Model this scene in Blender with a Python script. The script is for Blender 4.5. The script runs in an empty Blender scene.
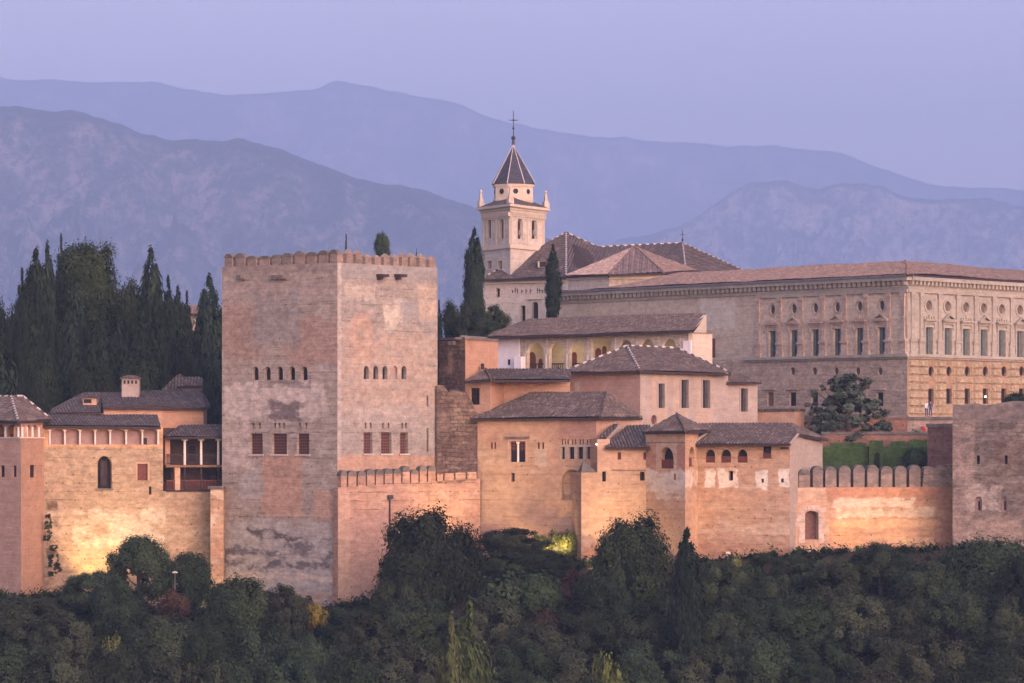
import bpy, math, random
import numpy as np
from mathutils import Vector, noise as mnoise
from mathutils.geometry import tessellate_polygon

R = math.radians
SC = bpy.context.scene
COL = SC.collection
random.seed(7)
F, CX, HOR = 4000.0, 512.0, 440.0          # focal length in pixels, principal column, row of the eye level

# ------------------------------------------------------------------ camera
cam_data = bpy.data.cameras.new('camera')
cam = bpy.data.objects.new('camera', cam_data)
COL.objects.link(cam)
cam.location = (0, 0, 0)
cam.rotation_euler = (R(90), 0, 0)
cam_data.sensor_width = 36.0
cam_data.lens = 36.0 * F / 1024.0
cam_data.shift_y = (HOR - 341.5) / 1024.0
cam_data.clip_start = 1.0
cam_data.clip_end = 40000.0
SC.camera = cam

# ------------------------------------------------------------------ world, sun, exposure
SUN_EL, SUN_AZ = R(20), R(146)             # azimuth clockwise from the view direction
world = bpy.data.worlds.new('World')
SC.world = world
world.use_nodes = True
wt = world.node_tree
wt.nodes.clear()
sky = wt.nodes.new('ShaderNodeTexSky')
sky.sky_type = 'NISHITA'
sky.sun_disc = False
sky.sun_elevation = SUN_EL
sky.sun_rotation = SUN_AZ
sky.altitude = 700
sky.air_density = 1.0
sky.dust_density = 1.6
sky.ozone_density = 2.5
tint = wt.nodes.new('ShaderNodeMix'); tint.data_type = 'RGBA'; tint.blend_type = 'MULTIPLY'
tint.inputs[0].default_value = 1.0
tint.inputs[7].default_value = (1.68, .965, .87, 1)
wt.links.new(sky.outputs[0], tint.inputs[6])
# thin pink evening cloud
tc = wt.nodes.new('ShaderNodeTexCoord')
mp = wt.nodes.new('ShaderNodeMapping'); mp.inputs['Scale'].default_value = (7, 7, 34)
wt.links.new(tc.outputs['Generated'], mp.inputs[0])
cn = wt.nodes.new('ShaderNodeTexNoise'); cn.inputs['Scale'].default_value = 1.6; cn.inputs['Detail'].default_value = 5
wt.links.new(mp.outputs[0], cn.inputs['Vector'])
cr = wt.nodes.new('ShaderNodeMapRange'); cr.inputs[1].default_value = .48; cr.inputs[2].default_value = .8
cr.inputs[3].default_value = 0; cr.inputs[4].default_value = .42
wt.links.new(cn.outputs[0], cr.inputs[0])
cm = wt.nodes.new('ShaderNodeMix'); cm.data_type = 'RGBA'
wt.links.new(cr.outputs[0], cm.inputs[0]); wt.links.new(tint.outputs[2], cm.inputs[6])
cm.inputs[7].default_value = (6.6, 4.6, 5.6, 1)
bg = wt.nodes.new('ShaderNodeBackground'); bg.inputs[1].default_value = 0.15
wo = wt.nodes.new('ShaderNodeOutputWorld')
# the sky opposite the sunset is darker than the western half
sp = wt.nodes.new('ShaderNodeSeparateXYZ'); wt.links.new(tc.outputs['Generated'], sp.inputs[0])
er = wt.nodes.new('ShaderNodeMapRange'); er.interpolation_type = 'SMOOTHSTEP'
for i_, v_ in enumerate((.35, 1.0, 1.06, .77)): er.inputs[i_+1].default_value = v_
wt.links.new(sp.outputs[1], er.inputs[0])
em = wt.nodes.new('ShaderNodeVectorMath'); em.operation = 'SCALE'
wt.links.new(cm.outputs[2], em.inputs[0]); wt.links.new(er.outputs[0], em.inputs['Scale'])
wt.links.new(em.outputs[0], bg.inputs[0]); wt.links.new(bg.outputs[0], wo.inputs[0])

sun_data = bpy.data.lights.new('sun', 'SUN')
sun = bpy.data.objects.new('sun', sun_data); COL.objects.link(sun)
sun_data.energy = 1.0
sun_data.angle = R(60)
sun_data.color = (1.0, 0.9, 0.82)
to_sun = Vector((math.sin(SUN_AZ) * math.cos(SUN_EL), math.cos(SUN_AZ) * math.cos(SUN_EL), math.sin(SUN_EL)))
sun.rotation_euler = to_sun.to_track_quat('Z', 'Y').to_euler()
sun.location = (200, -100, 300)

vs = SC.view_settings
SC.display_settings.display_device = 'sRGB'
vs.view_transform = 'Standard'; vs.look = 'None'; vs.exposure = 1.24; vs.gamma = 1.0; vs.use_curve_mapping = False
SC.cycles.max_bounces = 5
SC.cycles.diffuse_bounces = 3
SC.cycles.volume_bounces = 1
SC.cycles.use_denoising = True
SC.cycles.sample_clamp_indirect = 4

# ------------------------------------------------------------------ object helpers
ORIGIN = {}
def tag(o, label=None, cat=None, group=None, kind=None):
    if label: o['label'] = label
    if cat: o['category'] = cat
    if group: o['group'] = group
    if kind: o['kind'] = kind
    return o

def thing(name, label, cat, loc=(0, 0, 0), group=None):
    o = bpy.data.objects.new(name, None); COL.objects.link(o)
    o.location = loc; o.empty_display_size = 1
    ORIGIN[o] = Vector(loc)
    return tag(o, label, cat, group)

class MB:
    """collects faces; build() links them as one mesh object"""
    def __init__(s): s.v = []; s.f = []; s.m = []; s.uv = []; s.sm = []
    def poly(s, pts, mat=0, uv=None, smooth=False):
        i = len(s.v); s.v.extend(Vector(p) for p in pts)
        s.f.append(tuple(range(i, i + len(pts)))); s.m.append(mat); s.uv.append(uv); s.sm.append(smooth)
    def box8(s, p, mat=0):
        for q in ((0,1,2,3),(7,6,5,4),(0,4,5,1),(1,5,6,2),(2,6,7,3),(3,7,4,0)):
            s.poly([p[k] for k in q], mat)
    def box(s, c, size, mat=0, ax=(1, 0), taper=1.0):
        """box standing on c; ax: horizontal direction of its x side"""
        ux = Vector((ax[0], ax[1], 0)).normalized(); uy = Vector((-ux.y, ux.x, 0)); c = Vector(c)
        a, b, h = size[0] / 2, size[1] / 2, size[2]
        lo = [c - ux*a - uy*b, c - ux*a + uy*b, c + ux*a + uy*b, c + ux*a - uy*b]
        up = Vector((0, 0, h))
        hi = [c + up + (q - c) * taper for q in lo]
        s.box8(lo + hi, mat)
    def tube(s, p, q, r0, r1, n=8, mat=0, cap=True, smooth=True):
        p, q = Vector(p), Vector(q); d = (q - p).normalized()
        a = d.orthogonal().normalized(); b = d.cross(a)
        c0 = [p + (a*math.cos(t) + b*math.sin(t)) * r0 for t in [2*math.pi*k/n for k in range(n)]]
        c1 = [q + (a*math.cos(t) + b*math.sin(t)) * r1 for t in [2*math.pi*k/n for k in range(n)]]
        for k in range(n):
            j = (k+1) % n
            s.poly([c0[k], c0[j], c1[j], c1[k]], mat, smooth=smooth)
        if cap:
            s.poly(c1, mat); s.poly(c0[::-1], mat)
    def ball(s, c, r, mat=0, n=10, m=6, sz=1.0):
        c = Vector(c)
        def P(i, j):
            th = math.pi * i / m; ph = 2*math.pi*j/n
            return c + Vector((r*math.sin(th)*math.cos(ph), r*math.sin(th)*math.sin(ph), r*sz*math.cos(th)))
        for i in range(m):
            for j in range(n):
                q = [P(i, j), P(i+1, j), P(i+1, j+1), P(i, j+1)]
                if i == 0: q = [q[0], q[1], q[2]]
                elif i == m-1: q = [q[0], q[1], q[3]]
                s.poly(q, mat, smooth=True)
    def prism(s, pts2, z0, z1, mat=0, skip=(), top=True):
        n = len(pts2)
        for k in range(n):
            if k in skip: continue
            a, b = pts2[k], pts2[(k+1) % n]
            s.poly([(a[0], a[1], z0), (b[0], b[1], z0), (b[0], b[1], z1), (a[0], a[1], z1)], mat)
        if top: s.poly([(p[0], p[1], z1) for p in pts2], mat)
    def build(s, name, mats, parent=None, merge=False):
        me = bpy.data.meshes.new(name)
        off = Vector((0, 0, 0))
        root = parent
        while root is not None and root.parent is not None: root = root.parent
        if root is not None: off = ORIGIN.get(root, off)
        me.from_pydata([tuple(p - off) for p in s.v], [], s.f)
        if not isinstance(mats, (list, tuple)): mats = [mats]
        for m in mats: me.materials.append(m)
        me.polygons.foreach_set('material_index', s.m)
        me.polygons.foreach_set('use_smooth', s.sm)
        lay = me.uv_layers.new(name='uv').data
        for pi, f in enumerate(s.f):
            uv = s.uv[pi]; poly = me.polygons[pi]
            if uv is None:
                n = poly.normal
                if abs(n.z) > .75: uv = [(s.v[i].x, s.v[i].y) for i in f]
                else:
                    t = Vector((-n.y, n.x)).normalized()
                    uv = [(s.v[i].x*t.x + s.v[i].y*t.y, s.v[i].z) for i in f]
            for k, li in enumerate(poly.loop_indices): lay[li].uv = uv[k]
        if merge:
            import bmesh
            bm = bmesh.new(); bm.from_mesh(me); bmesh.ops.remove_doubles(bm, verts=bm.verts, dist=1e-4); bm.to_mesh(me); bm.free()
        o = bpy.data.objects.new(name, me); COL.objects.link(o)
        if parent is not None: o.parent = parent
        return o

def G(px, Y): return ((px - CX) / F * Y, Y)
def P3(px, py, Y): return Vector(((px - CX) / F * Y, Y, (HOR - py) / F * Y))
def Zp(py, Y): return (HOR - py) / F * Y

# ------------------------------------------------------------------ material helpers
class NB:
    def __init__(s, name):
        s.mat = bpy.data.materials.new(name); s.mat.use_nodes = True
        s.t = s.mat.node_tree; s.t.nodes.clear()
        s.out = s.t.nodes.new('ShaderNodeOutputMaterial')
        s.b = s.t.nodes.new('ShaderNodeBsdfPrincipled')
        s.t.links.new(s.b.outputs[0], s.out.inputs[0])
    def L(s, a, b): s.t.links.new(a, b)
    def put(s, sock, v):
        if hasattr(v, 'is_output'): s.L(v, sock)
        elif isinstance(v, (tuple, list)) and len(v) == 3 and sock.type == 'RGBA': sock.default_value = (*v, 1)
        else: sock.default_value = v
    def uv(s):
        n = s.t.nodes.new('ShaderNodeUVMap'); n.uv_map = 'uv'; return n.outputs[0]
    def obj(s): return s.t.nodes.new('ShaderNodeTexCoord').outputs['Object']
    def map(s, v, scale=(1, 1, 1), loc=(0, 0, 0)):
        n = s.t.nodes.new('ShaderNodeMapping'); s.L(v, n.inputs[0])
        n.inputs['Scale'].default_value = scale; n.inputs['Location'].default_value = loc
        return n.outputs[0]
    def noise(s, v, scale=1, detail=4, rough=.55, dist=0):
        n = s.t.nodes.new('ShaderNodeTexNoise'); s.L(v, n.inputs['Vector'])
        n.inputs['Scale'].default_value = scale; n.inputs['Detail'].default_value = detail
        n.inputs['Roughness'].default_value = rough; n.inputs['Distortion'].default_value = dist
        return n.outputs[0]
    def rng(s, v, a, b, c=0, d=1, smooth=True):
        n = s.t.nodes.new('ShaderNodeMapRange')
        if smooth: n.interpolation_type = 'SMOOTHSTEP'
        s.put(n.inputs[0], v)
        for i, x in enumerate((a, b, c, d)): n.inputs[i+1].default_value = x
        return n.outputs[0]
    def math(s, op, a, b=0.0, c=0.0):
        n = s.t.nodes.new('ShaderNodeMath'); n.operation = op
        for i, x in enumerate((a, b, c)): s.put(n.inputs[i], x)
        return n.outputs[0]
    def mix(s, f, a, b, mode='MIX'):
        n = s.t.nodes.new('ShaderNodeMix'); n.data_type = 'RGBA'; n.blend_type = mode
        s.put(n.inputs[0], f); s.put(n.inputs[6], a); s.put(n.inputs[7], b); return n.outputs[2]
    def sep(s, v):
        n = s.t.nodes.new('ShaderNodeSeparateXYZ'); s.L(v, n.inputs[0]); return n.outputs
    def bump(s, h, strength=.4, dist=.1):
        n = s.t.nodes.new('ShaderNodeBump'); s.L(h, n.inputs['Height'])
        n.inputs['Strength'].default_value = strength; n.inputs['Distance'].default_value = dist
        s.L(n.outputs[0], s.b.inputs['Normal'])
    def done(s, col, rough=.9, spec=.2):
        s.put(s.b.inputs['Base Color'], col); s.put(s.b.inputs['Roughness'], rough)
        s.b.inputs['Specular IOR Level'].default_value = spec
        return s.mat

def mul(c, k): return tuple(min(1, x*k) for x in c)

def wall_mat(name, base, alt, pale, strata=.5, pale_amt=.6, stain=.35, course=.25, fine=.3, brick=0.0, patches=(), seed=0, alt_thr=(.42, .6), streak=.3):
    wb = lambda c: (c[0]*.98, c[1]*1.02, c[2]*.98)
    base, alt, pale = wb(base), wb(alt), wb(pale); patches = [(*p_[:4], wb(p_[4]), *p_[5:]) for p_ in patches]
    n = NB(name); uv = n.map(n.uv(), loc=(seed*13.7, seed*0.0, seed*5.1))
    raw = n.sep(n.uv()); u, v = raw[0], raw[1]
    big = n.noise(uv, .16, 6, .6, .4)
    col = n.mix(n.rng(big, *alt_thr), base, alt)
    pl = n.noise(n.map(uv, (.3, .62, 1), (9, 4, 0)), .7, 7, .65, .6)
    col = n.mix(n.rng(pl, .52, .66, 0, pale_amt), col, pale)
    st = n.noise(n.map(uv, (.14, 1.9, 1)), 1.0, 5, .6)
    col = n.mix(n.math('MULTIPLY', n.rng(st, .52, .66, 0, strata), n.rng(n.noise(n.map(uv, loc=(1, 9, 3)), .3, 4), .38, .6)), col, mul(base, .5))
    st2 = n.noise(n.map(uv, (.25, 2.6, 1), (3, 7, 0)), 1.0, 5, .6)
    col = n.mix(n.rng(st2, .55, .75, 0, strata*.6), col, mul(pale, 1.02))
    wob = n.noise(uv, .5, 3)
    if course:
        ph = n.math('FRACT', n.math('ADD', n.math('DIVIDE', u, 1.7), n.math('MULTIPLY', n.math('FLOOR', n.math('DIVIDE', v, .86)), .37)))
        fr = n.math('FRACT', n.math('ADD', n.math('DIVIDE', v, .86), n.math('MULTIPLY', wob, .35)))
        ln = n.math('MULTIPLY', n.math('LESS_THAN', fr, .13), n.rng(n.noise(n.map(uv, (.5, .9, 1), (1, 2, 3)), .8, 3), .42, .62, 0, course))
        col = n.mix(ln, col, mul(base, .42))
        hole = n.math('MULTIPLY', n.math('MULTIPLY', n.math('LESS_THAN', ph, .1), n.math('LESS_THAN', fr, .2)), n.rng(n.noise(n.map(uv, loc=(5, 1, 7)), .35, 3), .46, .56, 0, .75))
        col = n.mix(hole, col, mul(base, .22))
    if brick:
        bt = n.t.nodes.new('ShaderNodeTexBrick'); va = n.t.nodes.new('ShaderNodeVectorMath'); va.operation = 'ADD'; n.L(uv, va.inputs[0])
        cbx = n.t.nodes.new('ShaderNodeCombineXYZ'); n.L(n.math('MULTIPLY', n.noise(uv, .7, 5, .7), 1.4), cbx.inputs[0]); n.L(n.math('MULTIPLY', n.noise(n.map(uv, loc=(3, 3, 3)), .6, 5, .7), .9), cbx.inputs[1])
        n.L(cbx.outputs[0], va.inputs[1]); n.L(va.outputs[0], bt.inputs['Vector'])
        bt.inputs['Color1'].default_value = (*mul(base, .8), 1); bt.inputs['Color2'].default_value = (*mul(pale, 1), 1)
        bt.inputs['Mortar'].default_value = (*mul(base, .45), 1)
        bt.inputs['Scale'].default_value = 1; bt.inputs['Brick Width'].default_value = .95; bt.inputs['Row Height'].default_value = .42
        bt.inputs['Mortar Size'].default_value = .05; bt.inputs['Mortar Smooth'].default_value = .5
        col = n.mix(n.math('MULTIPLY', n.rng(n.noise(uv, .35, 4), .38, .6), brick), col, bt.outputs[0])
    for (u0, u1, v0, v1, pc, amt, soft, amp, gate) in patches:
        d1 = n.noise(n.map(uv, loc=(u0, v0, 1)), .55, 6, .65); d2 = n.noise(n.map(uv, loc=(v1, u1, 5)), .5, 6, .65)
        uu = n.math('ADD', u, n.math('MULTIPLY', n.math('SUBTRACT', d1, .5), amp))
        vv = n.math('ADD', v, n.math('MULTIPLY', n.math('SUBTRACT', d2, .5), amp))
        du = n.math('SUBTRACT', n.math('ABSOLUTE', n.math('SUBTRACT', uu, (u0+u1)/2)), abs(u1-u0)/2)
        dv = n.math('SUBTRACT', n.math('ABSOLUTE', n.math('SUBTRACT', vv, (v0+v1)/2)), abs(v1-v0)/2)
        mk = n.rng(n.math('MAXIMUM', du, dv), -soft*.4, soft*.4, 1, 0)
        if gate: mk = n.math('MULTIPLY', mk, n.rng(n.noise(n.map(uv, (.55, 1.1, 1), (u0, v1, 2)), .8, 6, .65), gate-.06, gate+.08))
        col = n.mix(n.math('MULTIPLY', mk, min(1, amt*1.2)), col, pc)
    sk = n.noise(n.map(uv, (1.1, .07, 1)), 1.0, 5, .65, .3)
    sg = n.rng(n.noise(n.map(uv, loc=(8, 2, 6)), .22, 4), .45, .62)
    col = n.mix(n.math('MULTIPLY', n.rng(sk, .5, .74, 0, streak), sg), col, mul(base, .45))
    md = n.noise(n.map(uv, (1, 1.5, 1), (2, 6, 1)), .85, 9, .7, .5)
    col = n.mix(1.0, col, n.mix(n.rng(md, .3, .7, 0, 1), (1-fine*.85,)*3, (1+fine*.65,)*3), 'MULTIPLY')
    fn = n.noise(n.map(uv, (1, 1.3, 1)), 1.7, 9, .75)
    col = n.mix(1.0, col, n.mix(n.rng(fn, .25, .75, 0, 1, False), (1-fine*1.25,)*3, (1+fine*1.25,)*3), 'MULTIPLY')
    blot = n.noise(n.map(uv, (.5, 1, 1), (4, 4, 4)), .55, 7, .7, 1.0)
    col = n.mix(n.rng(blot, .56, .72, 0, stain), col, mul(base, .38))
    n.bump(n.math('ADD', n.math('MULTIPLY', fn, .6), st), .55, .22)
    return n.done(col, .93, .15)

def plain_mat(name, c, rough=.85, var=.25, scale=1.2, spec=.2, metal=0):
    n = NB(name); uv = n.uv()
    k = n.noise(uv, scale, 7, .65)
    col = n.mix(1.0, n.mix(n.rng(k, .25, .75), mul(c, 1-var), mul(c, 1+var)), (1, 1, 1), 'MULTIPLY')
    n.b.inputs['Metallic'].default_value = metal
    return n.done(col, rough, spec)

def roof_mat(name, c1, c2, c3, seed=0):
    n = NB(name); uv = n.map(n.uv(), loc=(seed*3.1, seed*7.7, 0)); s = n.sep(n.uv())
    cu = n.math('FLOOR', n.math('DIVIDE', s[0], .34)); cv = n.math('FLOOR', n.math('DIVIDE', s[1], .5))
    cb = n.t.nodes.new('ShaderNodeCombineXYZ'); n.L(cu, cb.inputs[0]); n.L(cv, cb.inputs[1])
    wn = n.t.nodes.new('ShaderNodeTexWhiteNoise'); wn.noise_dimensions = '2D'; n.L(cb.outputs[0], wn.inputs['Vector'])
    r = wn.outputs[0]
    col = n.mix(n.rng(r, .15, .85, 0, 1, False), c1, c2)
    col = n.mix(n.rng(n.noise(uv, .6, 8, .75), .45, .62, 0, .8), col, c3)
    mt = n.noise(uv, 1.9, 6, .8); col = n.mix(1.0, col, n.mix(n.rng(mt, .32, .68), (.5,)*3, (1.5,)*3), 'MULTIPLY')
    tr = n.math('FRACT', n.math('DIVIDE', s[0], .34)); col = n.mix(n.math('MULTIPLY', n.math('GREATER_THAN', n.math('ABSOLUTE', n.math('SUBTRACT', tr, .5)), .36), .55), col, mul(c1, .35))
    col = n.mix(n.math('MULTIPLY', n.math('GREATER_THAN', r, .97), .5), col, mul(c2, 1.5))
    row = n.math('FRACT', n.math('DIVIDE', s[1], .5))
    col = n.mix(n.math('MULTIPLY', n.math('LESS_THAN', row, .14), .45), col, mul(c1, .45))
    return n.done(col, .88, .2)

# ------------------------------------------------------------------ palette
M = {}
M['dark'] = plain_mat('dark_interior', (.016, .013, .014), .6, .4)
M['glass'] = plain_mat('old_window_glass', (.05, .055, .06), .15, .3, spec=.5)
M['wood'] = plain_mat('red_brown_wood', (.13, .045, .034), .7, .35, 3)
M['darkwood'] = plain_mat('dark_eave_wood', (.045, .032, .03), .85, .4, 2)
M['ochrewood'] = plain_mat('ochre_beam_wood', (.2, .115, .06), .8, .3, 2)
M['shutter'] = plain_mat('grey_green_shutter', (.1, .125, .12), .7, .3, 2)
M['white'] = plain_mat('whitewash', (.74, .70, .71), .9, .1, .8)
M['marble'] = plain_mat('white_marble', (.66, .6, .54), .6, .12, 2)
M['mauve'] = plain_mat('mauve_blind', (.3, .205, .175), .9, .15, 2)
M['lead'] = plain_mat('grey_lead', (.16, .155, .17), .6, .25, 1)
M['iron'] = plain_mat('dark_iron', (.03, .03, .035), .5, .3, 3, .4)
M['doorwood'] = plain_mat('old_door_wood', (.15, .08, .06), .85, .35, 3)
M['recess'] = plain_mat('shaded_plaster_recess', (.13, .09, .075), .9, .2, 2)  # brown darkened to paint the shade inside the oculi
M['mortar'] = plain_mat('white_ridge_mortar', (.5, .46, .45), .9, .25, 2)
def lattice_mat():
    n = NB('lattice_screen'); s = n.sep(n.uv())
    a = n.math('LESS_THAN', n.math('FRACT', n.math('DIVIDE', s[0], .3)), .45)
    b = n.math('LESS_THAN', n.math('FRACT', n.math('DIVIDE', s[1], .3)), .45)
    return n.done(n.mix(n.math('MAXIMUM', a, b), (.02, .012, .012), (.13, .055, .042)), .8)
M['lattice'] = lattice_mat()
M['roof'] = roof_mat('old_grey_tile', (.098, .075, .063), (.16, .122, .102), (.08, .067, .06), 1)
M['roof_dark'] = roof_mat('dark_weathered_tile', (.088, .07, .064), (.14, .112, .1), (.076, .066, .063), 2)
M['roof_pink'] = roof_mat('pink_clay_tile', (.2, .14, .112), (.275, .195, .155), (.165, .12, .1), 3)  # clay pink, lightened in colour for roofs lit from the right
M['roof_pale'] = roof_mat('pale_clay_tile', (.36, .255, .2), (.45, .33, .265), (.32, .23, .19), 4)
M['roof_rib'] = roof_mat('ribbed_grey_tile', (.17, .125, .11), (.24, .18, .155), (.15, .11, .1), 5)
def slate_mat():
    n = NB('blue_slate'); uv = n.uv()
    k = n.noise(n.map(uv, (1, 2.5, 1)), 1.5, 5, .6)
    return n.done(n.mix(n.rng(k, .3, .7), (.026, .028, .042), (.055, .056, .075)), .6, .3)
M['slate'] = slate_mat()

W = {}
OR, OR2, PALE = (.42, .27, .175), (.365, .215, .13), (.5, .38, .28)
W['adobe'] = wall_mat('rammed_earth_wall', OR, OR2, PALE, .4, .5, .3, .3, .26, seed=1)
W['adobe2'] = wall_mat('rammed_earth_wall_worn', (.46, .30, .195), (.42, .24, .145), (.58, .44, .32), .5, .8, .4, .4, .3, seed=2)
W['plaster'] = wall_mat('ochre_plaster', (.47, .30, .215), (.44, .265, .185), (.53, .375, .285), .12, .35, .12, 0, .13, seed=3, streak=.22)
W['plaster_mauve'] = wall_mat('mauve_plaster', (.5, .305, .22), (.5, .305, .22), (.56, .39, .3), .15, .4, .2, 0, .15, seed=4)
W['plaster_orange'] = wall_mat('orange_plaster', (.42, .235, .155), (.44, .255, .17), (.48, .32, .24), .1, .3, .15, 0, .13, seed=5)
W['pink'] = wall_mat('pink_plaster', (.375, .3, .265), (.345, .27, .225), (.43, .36, .325), .1, .35, .12, 0, .12, seed=6, streak=.2)
W['brick'] = wall_mat('dark_rubble_brick', (.19, .115, .085), (.15, .092, .07), (.31, .205, .15), .5, .5, .5, .2, .4, .8, seed=7)
W['ashlar'] = wall_mat('palace_ashlar', (.45, .335, .27), (.40, .29, .235), (.52, .40, .33), .15, .4, .3, .15, .25, .35, seed=8)
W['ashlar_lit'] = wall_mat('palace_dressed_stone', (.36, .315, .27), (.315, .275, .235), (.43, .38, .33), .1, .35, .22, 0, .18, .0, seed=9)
W['church'] = wall_mat('church_pale_stone', (.53, .45, .39), (.47, .4, .345), (.59, .51, .445), .15, .35, .25, .1, .16, .15, seed=10)
W['cream'] = wall_mat('cream_plaster', (.54, .45, .36), (.5, .41, .335), (.58, .5, .41), .05, .3, .1, 0, .1, seed=11)
W['stone'] = wall_mat('rough_pink_stone', (.3, .22, .18), (.25, .19, .16), (.38, .29, .24), .6, .7, .55, .5, .34, .45, seed=12)
W['merlon'] = wall_mat('lichened_merlon', (.27, .195, .16), (.21, .16, .14), (.34, .25, .2), .5, .5, .55, 0, .3, seed=13)
W['cap'] = wall_mat('grey_mortar_cap', (.17, .14, .125), (.12, .105, .1), (.23, .19, .17), .4, .5, .5, 0, .3, seed=14)
W['gloom'] = wall_mat('gallery_gloom_wall', (.1, .06, .048), (.08, .05, .04), (.13, .085, .065), .3, .3, .3, 0, .2, seed=16)  # back wall colour darkened to paint the gloom inside the timber gallery
W['redwall'] = wall_mat('dark_red_wall', (.24, .125, .095), (.2, .11, .09), (.3, .18, .14), .4, .4, .45, .2, .3, seed=15)  # dark red-brown masonry of the garden walls and red bastion

# ------------------------------------------------------------------ walls with real openings
class Wall:
    """vertical plane from A to B (left to right seen from outside), both (column, depth)"""
    def __init__(s, A, B, raw=False):
        s.A = Vector(A if raw else G(*A)); s.B = Vector(B if raw else G(*B))
        s.len = (s.B - s.A).length; s.ud = (s.B - s.A) / s.len
        s.n = Vector((s.ud.y, -s.ud.x))
    def hit(s, px):
        dx = (px - CX) / F                              # A + u*ud = t*(dx,1)
        a, b = s.ud.x, -dx; c, d = s.ud.y, -1.0
        det = a*d - b*c
        u = (-s.A.x*d + b*s.A.y) / det
        t = s.A.y + s.ud.y*u
        return u, t
    def U(s, px): return s.hit(px)[0]
    def Z(s, px, py): return Zp(py, s.hit(px)[1])
    def uz(s, px, py): u, t = s.hit(px); return (u, Zp(py, t))
    def pt(s, u, z, d=0.0):
        q = s.A + s.ud*u + s.n*d; return Vector((q.x, q.y, z))
    def auto(s, px, py):
        u, t = s.hit(px); q = s.A + s.ud*u
        return (q.dot(s.ud), Zp(py, t))
    def patch(s, px0, px1, py0, py1, col, amt=.8, soft=.25, amp=1.6, gate=0):
        u0, v1 = s.auto(px0, py0); u1, v0 = s.auto(px1, py1)
        # keep the tangent sign used by the automatic uv
        return (min(u0, u1), max(u0, u1), v0, v1, col, amt, soft, amp, gate)
    def face(s, mb, outline, holes=(), mat=0, d=0.0):
        loops = [outline] + list(holes)
        flat = [q for lp in loops for q in lp]
        tris = tessellate_polygon([[Vector((q[0], q[1], 0)) for q in lp] for lp in loops])
        for t in tris:
            a, b, c = (flat[k] for k in t)
            ar = (b[0]-a[0])*(c[1]-a[1]) - (b[1]-a[1])*(c[0]-a[0])
            if abs(ar) < 1e-7: continue
            if ar < 0: b, c = c, b
            mb.poly([s.pt(*a, d), s.pt(*b, d), s.pt(*c, d)], mat)
    def box(s, mb, u0, u1, z0, z1, d0, d1, mat=0):
        p = [s.pt(u0, z0, d0), s.pt(u0, z0, d1), s.pt(u1, z0, d1), s.pt(u1, z0, d0)]
        q = [s.pt(u0, z1, d0), s.pt(u0, z1, d1), s.pt(u1, z1, d1), s.pt(u1, z1, d0)]
        mb.box8([p[0], p[3], p[2], p[1], q[0], q[3], q[2], q[1]], mat)
    def extr(s, mb, outline, d0, d1, mat=0):
        n = len(outline)
        s.face(mb, outline, (), mat, d1)
        for k in range(n):
            a, b = outline[k], outline[(k+1) % n]
            mb.poly([s.pt(*a, d0), s.pt(*b, d0), s.pt(*b, d1), s.pt(*a, d1)], mat)
        s.face(mb, outline, (), mat, d0)

def outline(w, shape, px0, px1, py0, py1):
    u0, u1 = w.U(px0), w.U(px1); pm = (px0+px1)/2
    zt, zb = w.Z(pm, py0), w.Z(pm, py1)
    if shape == 'rect': return [(u0, zb), (u1, zb), (u1, zt), (u0, zt)]
    if shape == 'round':
        c = ((u0+u1)/2, (zt+zb)/2); a, b = (u1-u0)/2, (zt-zb)/2
        return [(c[0]+a*math.cos(t), c[1]+b*math.sin(t)) for t in [2*math.pi*k/16 for k in range(16)]]
    r = (u1-u0)/2; rz = min(r*(1.15 if shape == 'arch' else .55), (zt-zb)*.6); cu = (u0+u1)/2
    arc = [(cu + r*math.cos(t), zt - rz + rz*math.sin(t)) for t in [math.pi*k/10 for k in range(11)]]
    return [(u0, zb), (u1, zb)] + arc

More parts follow.
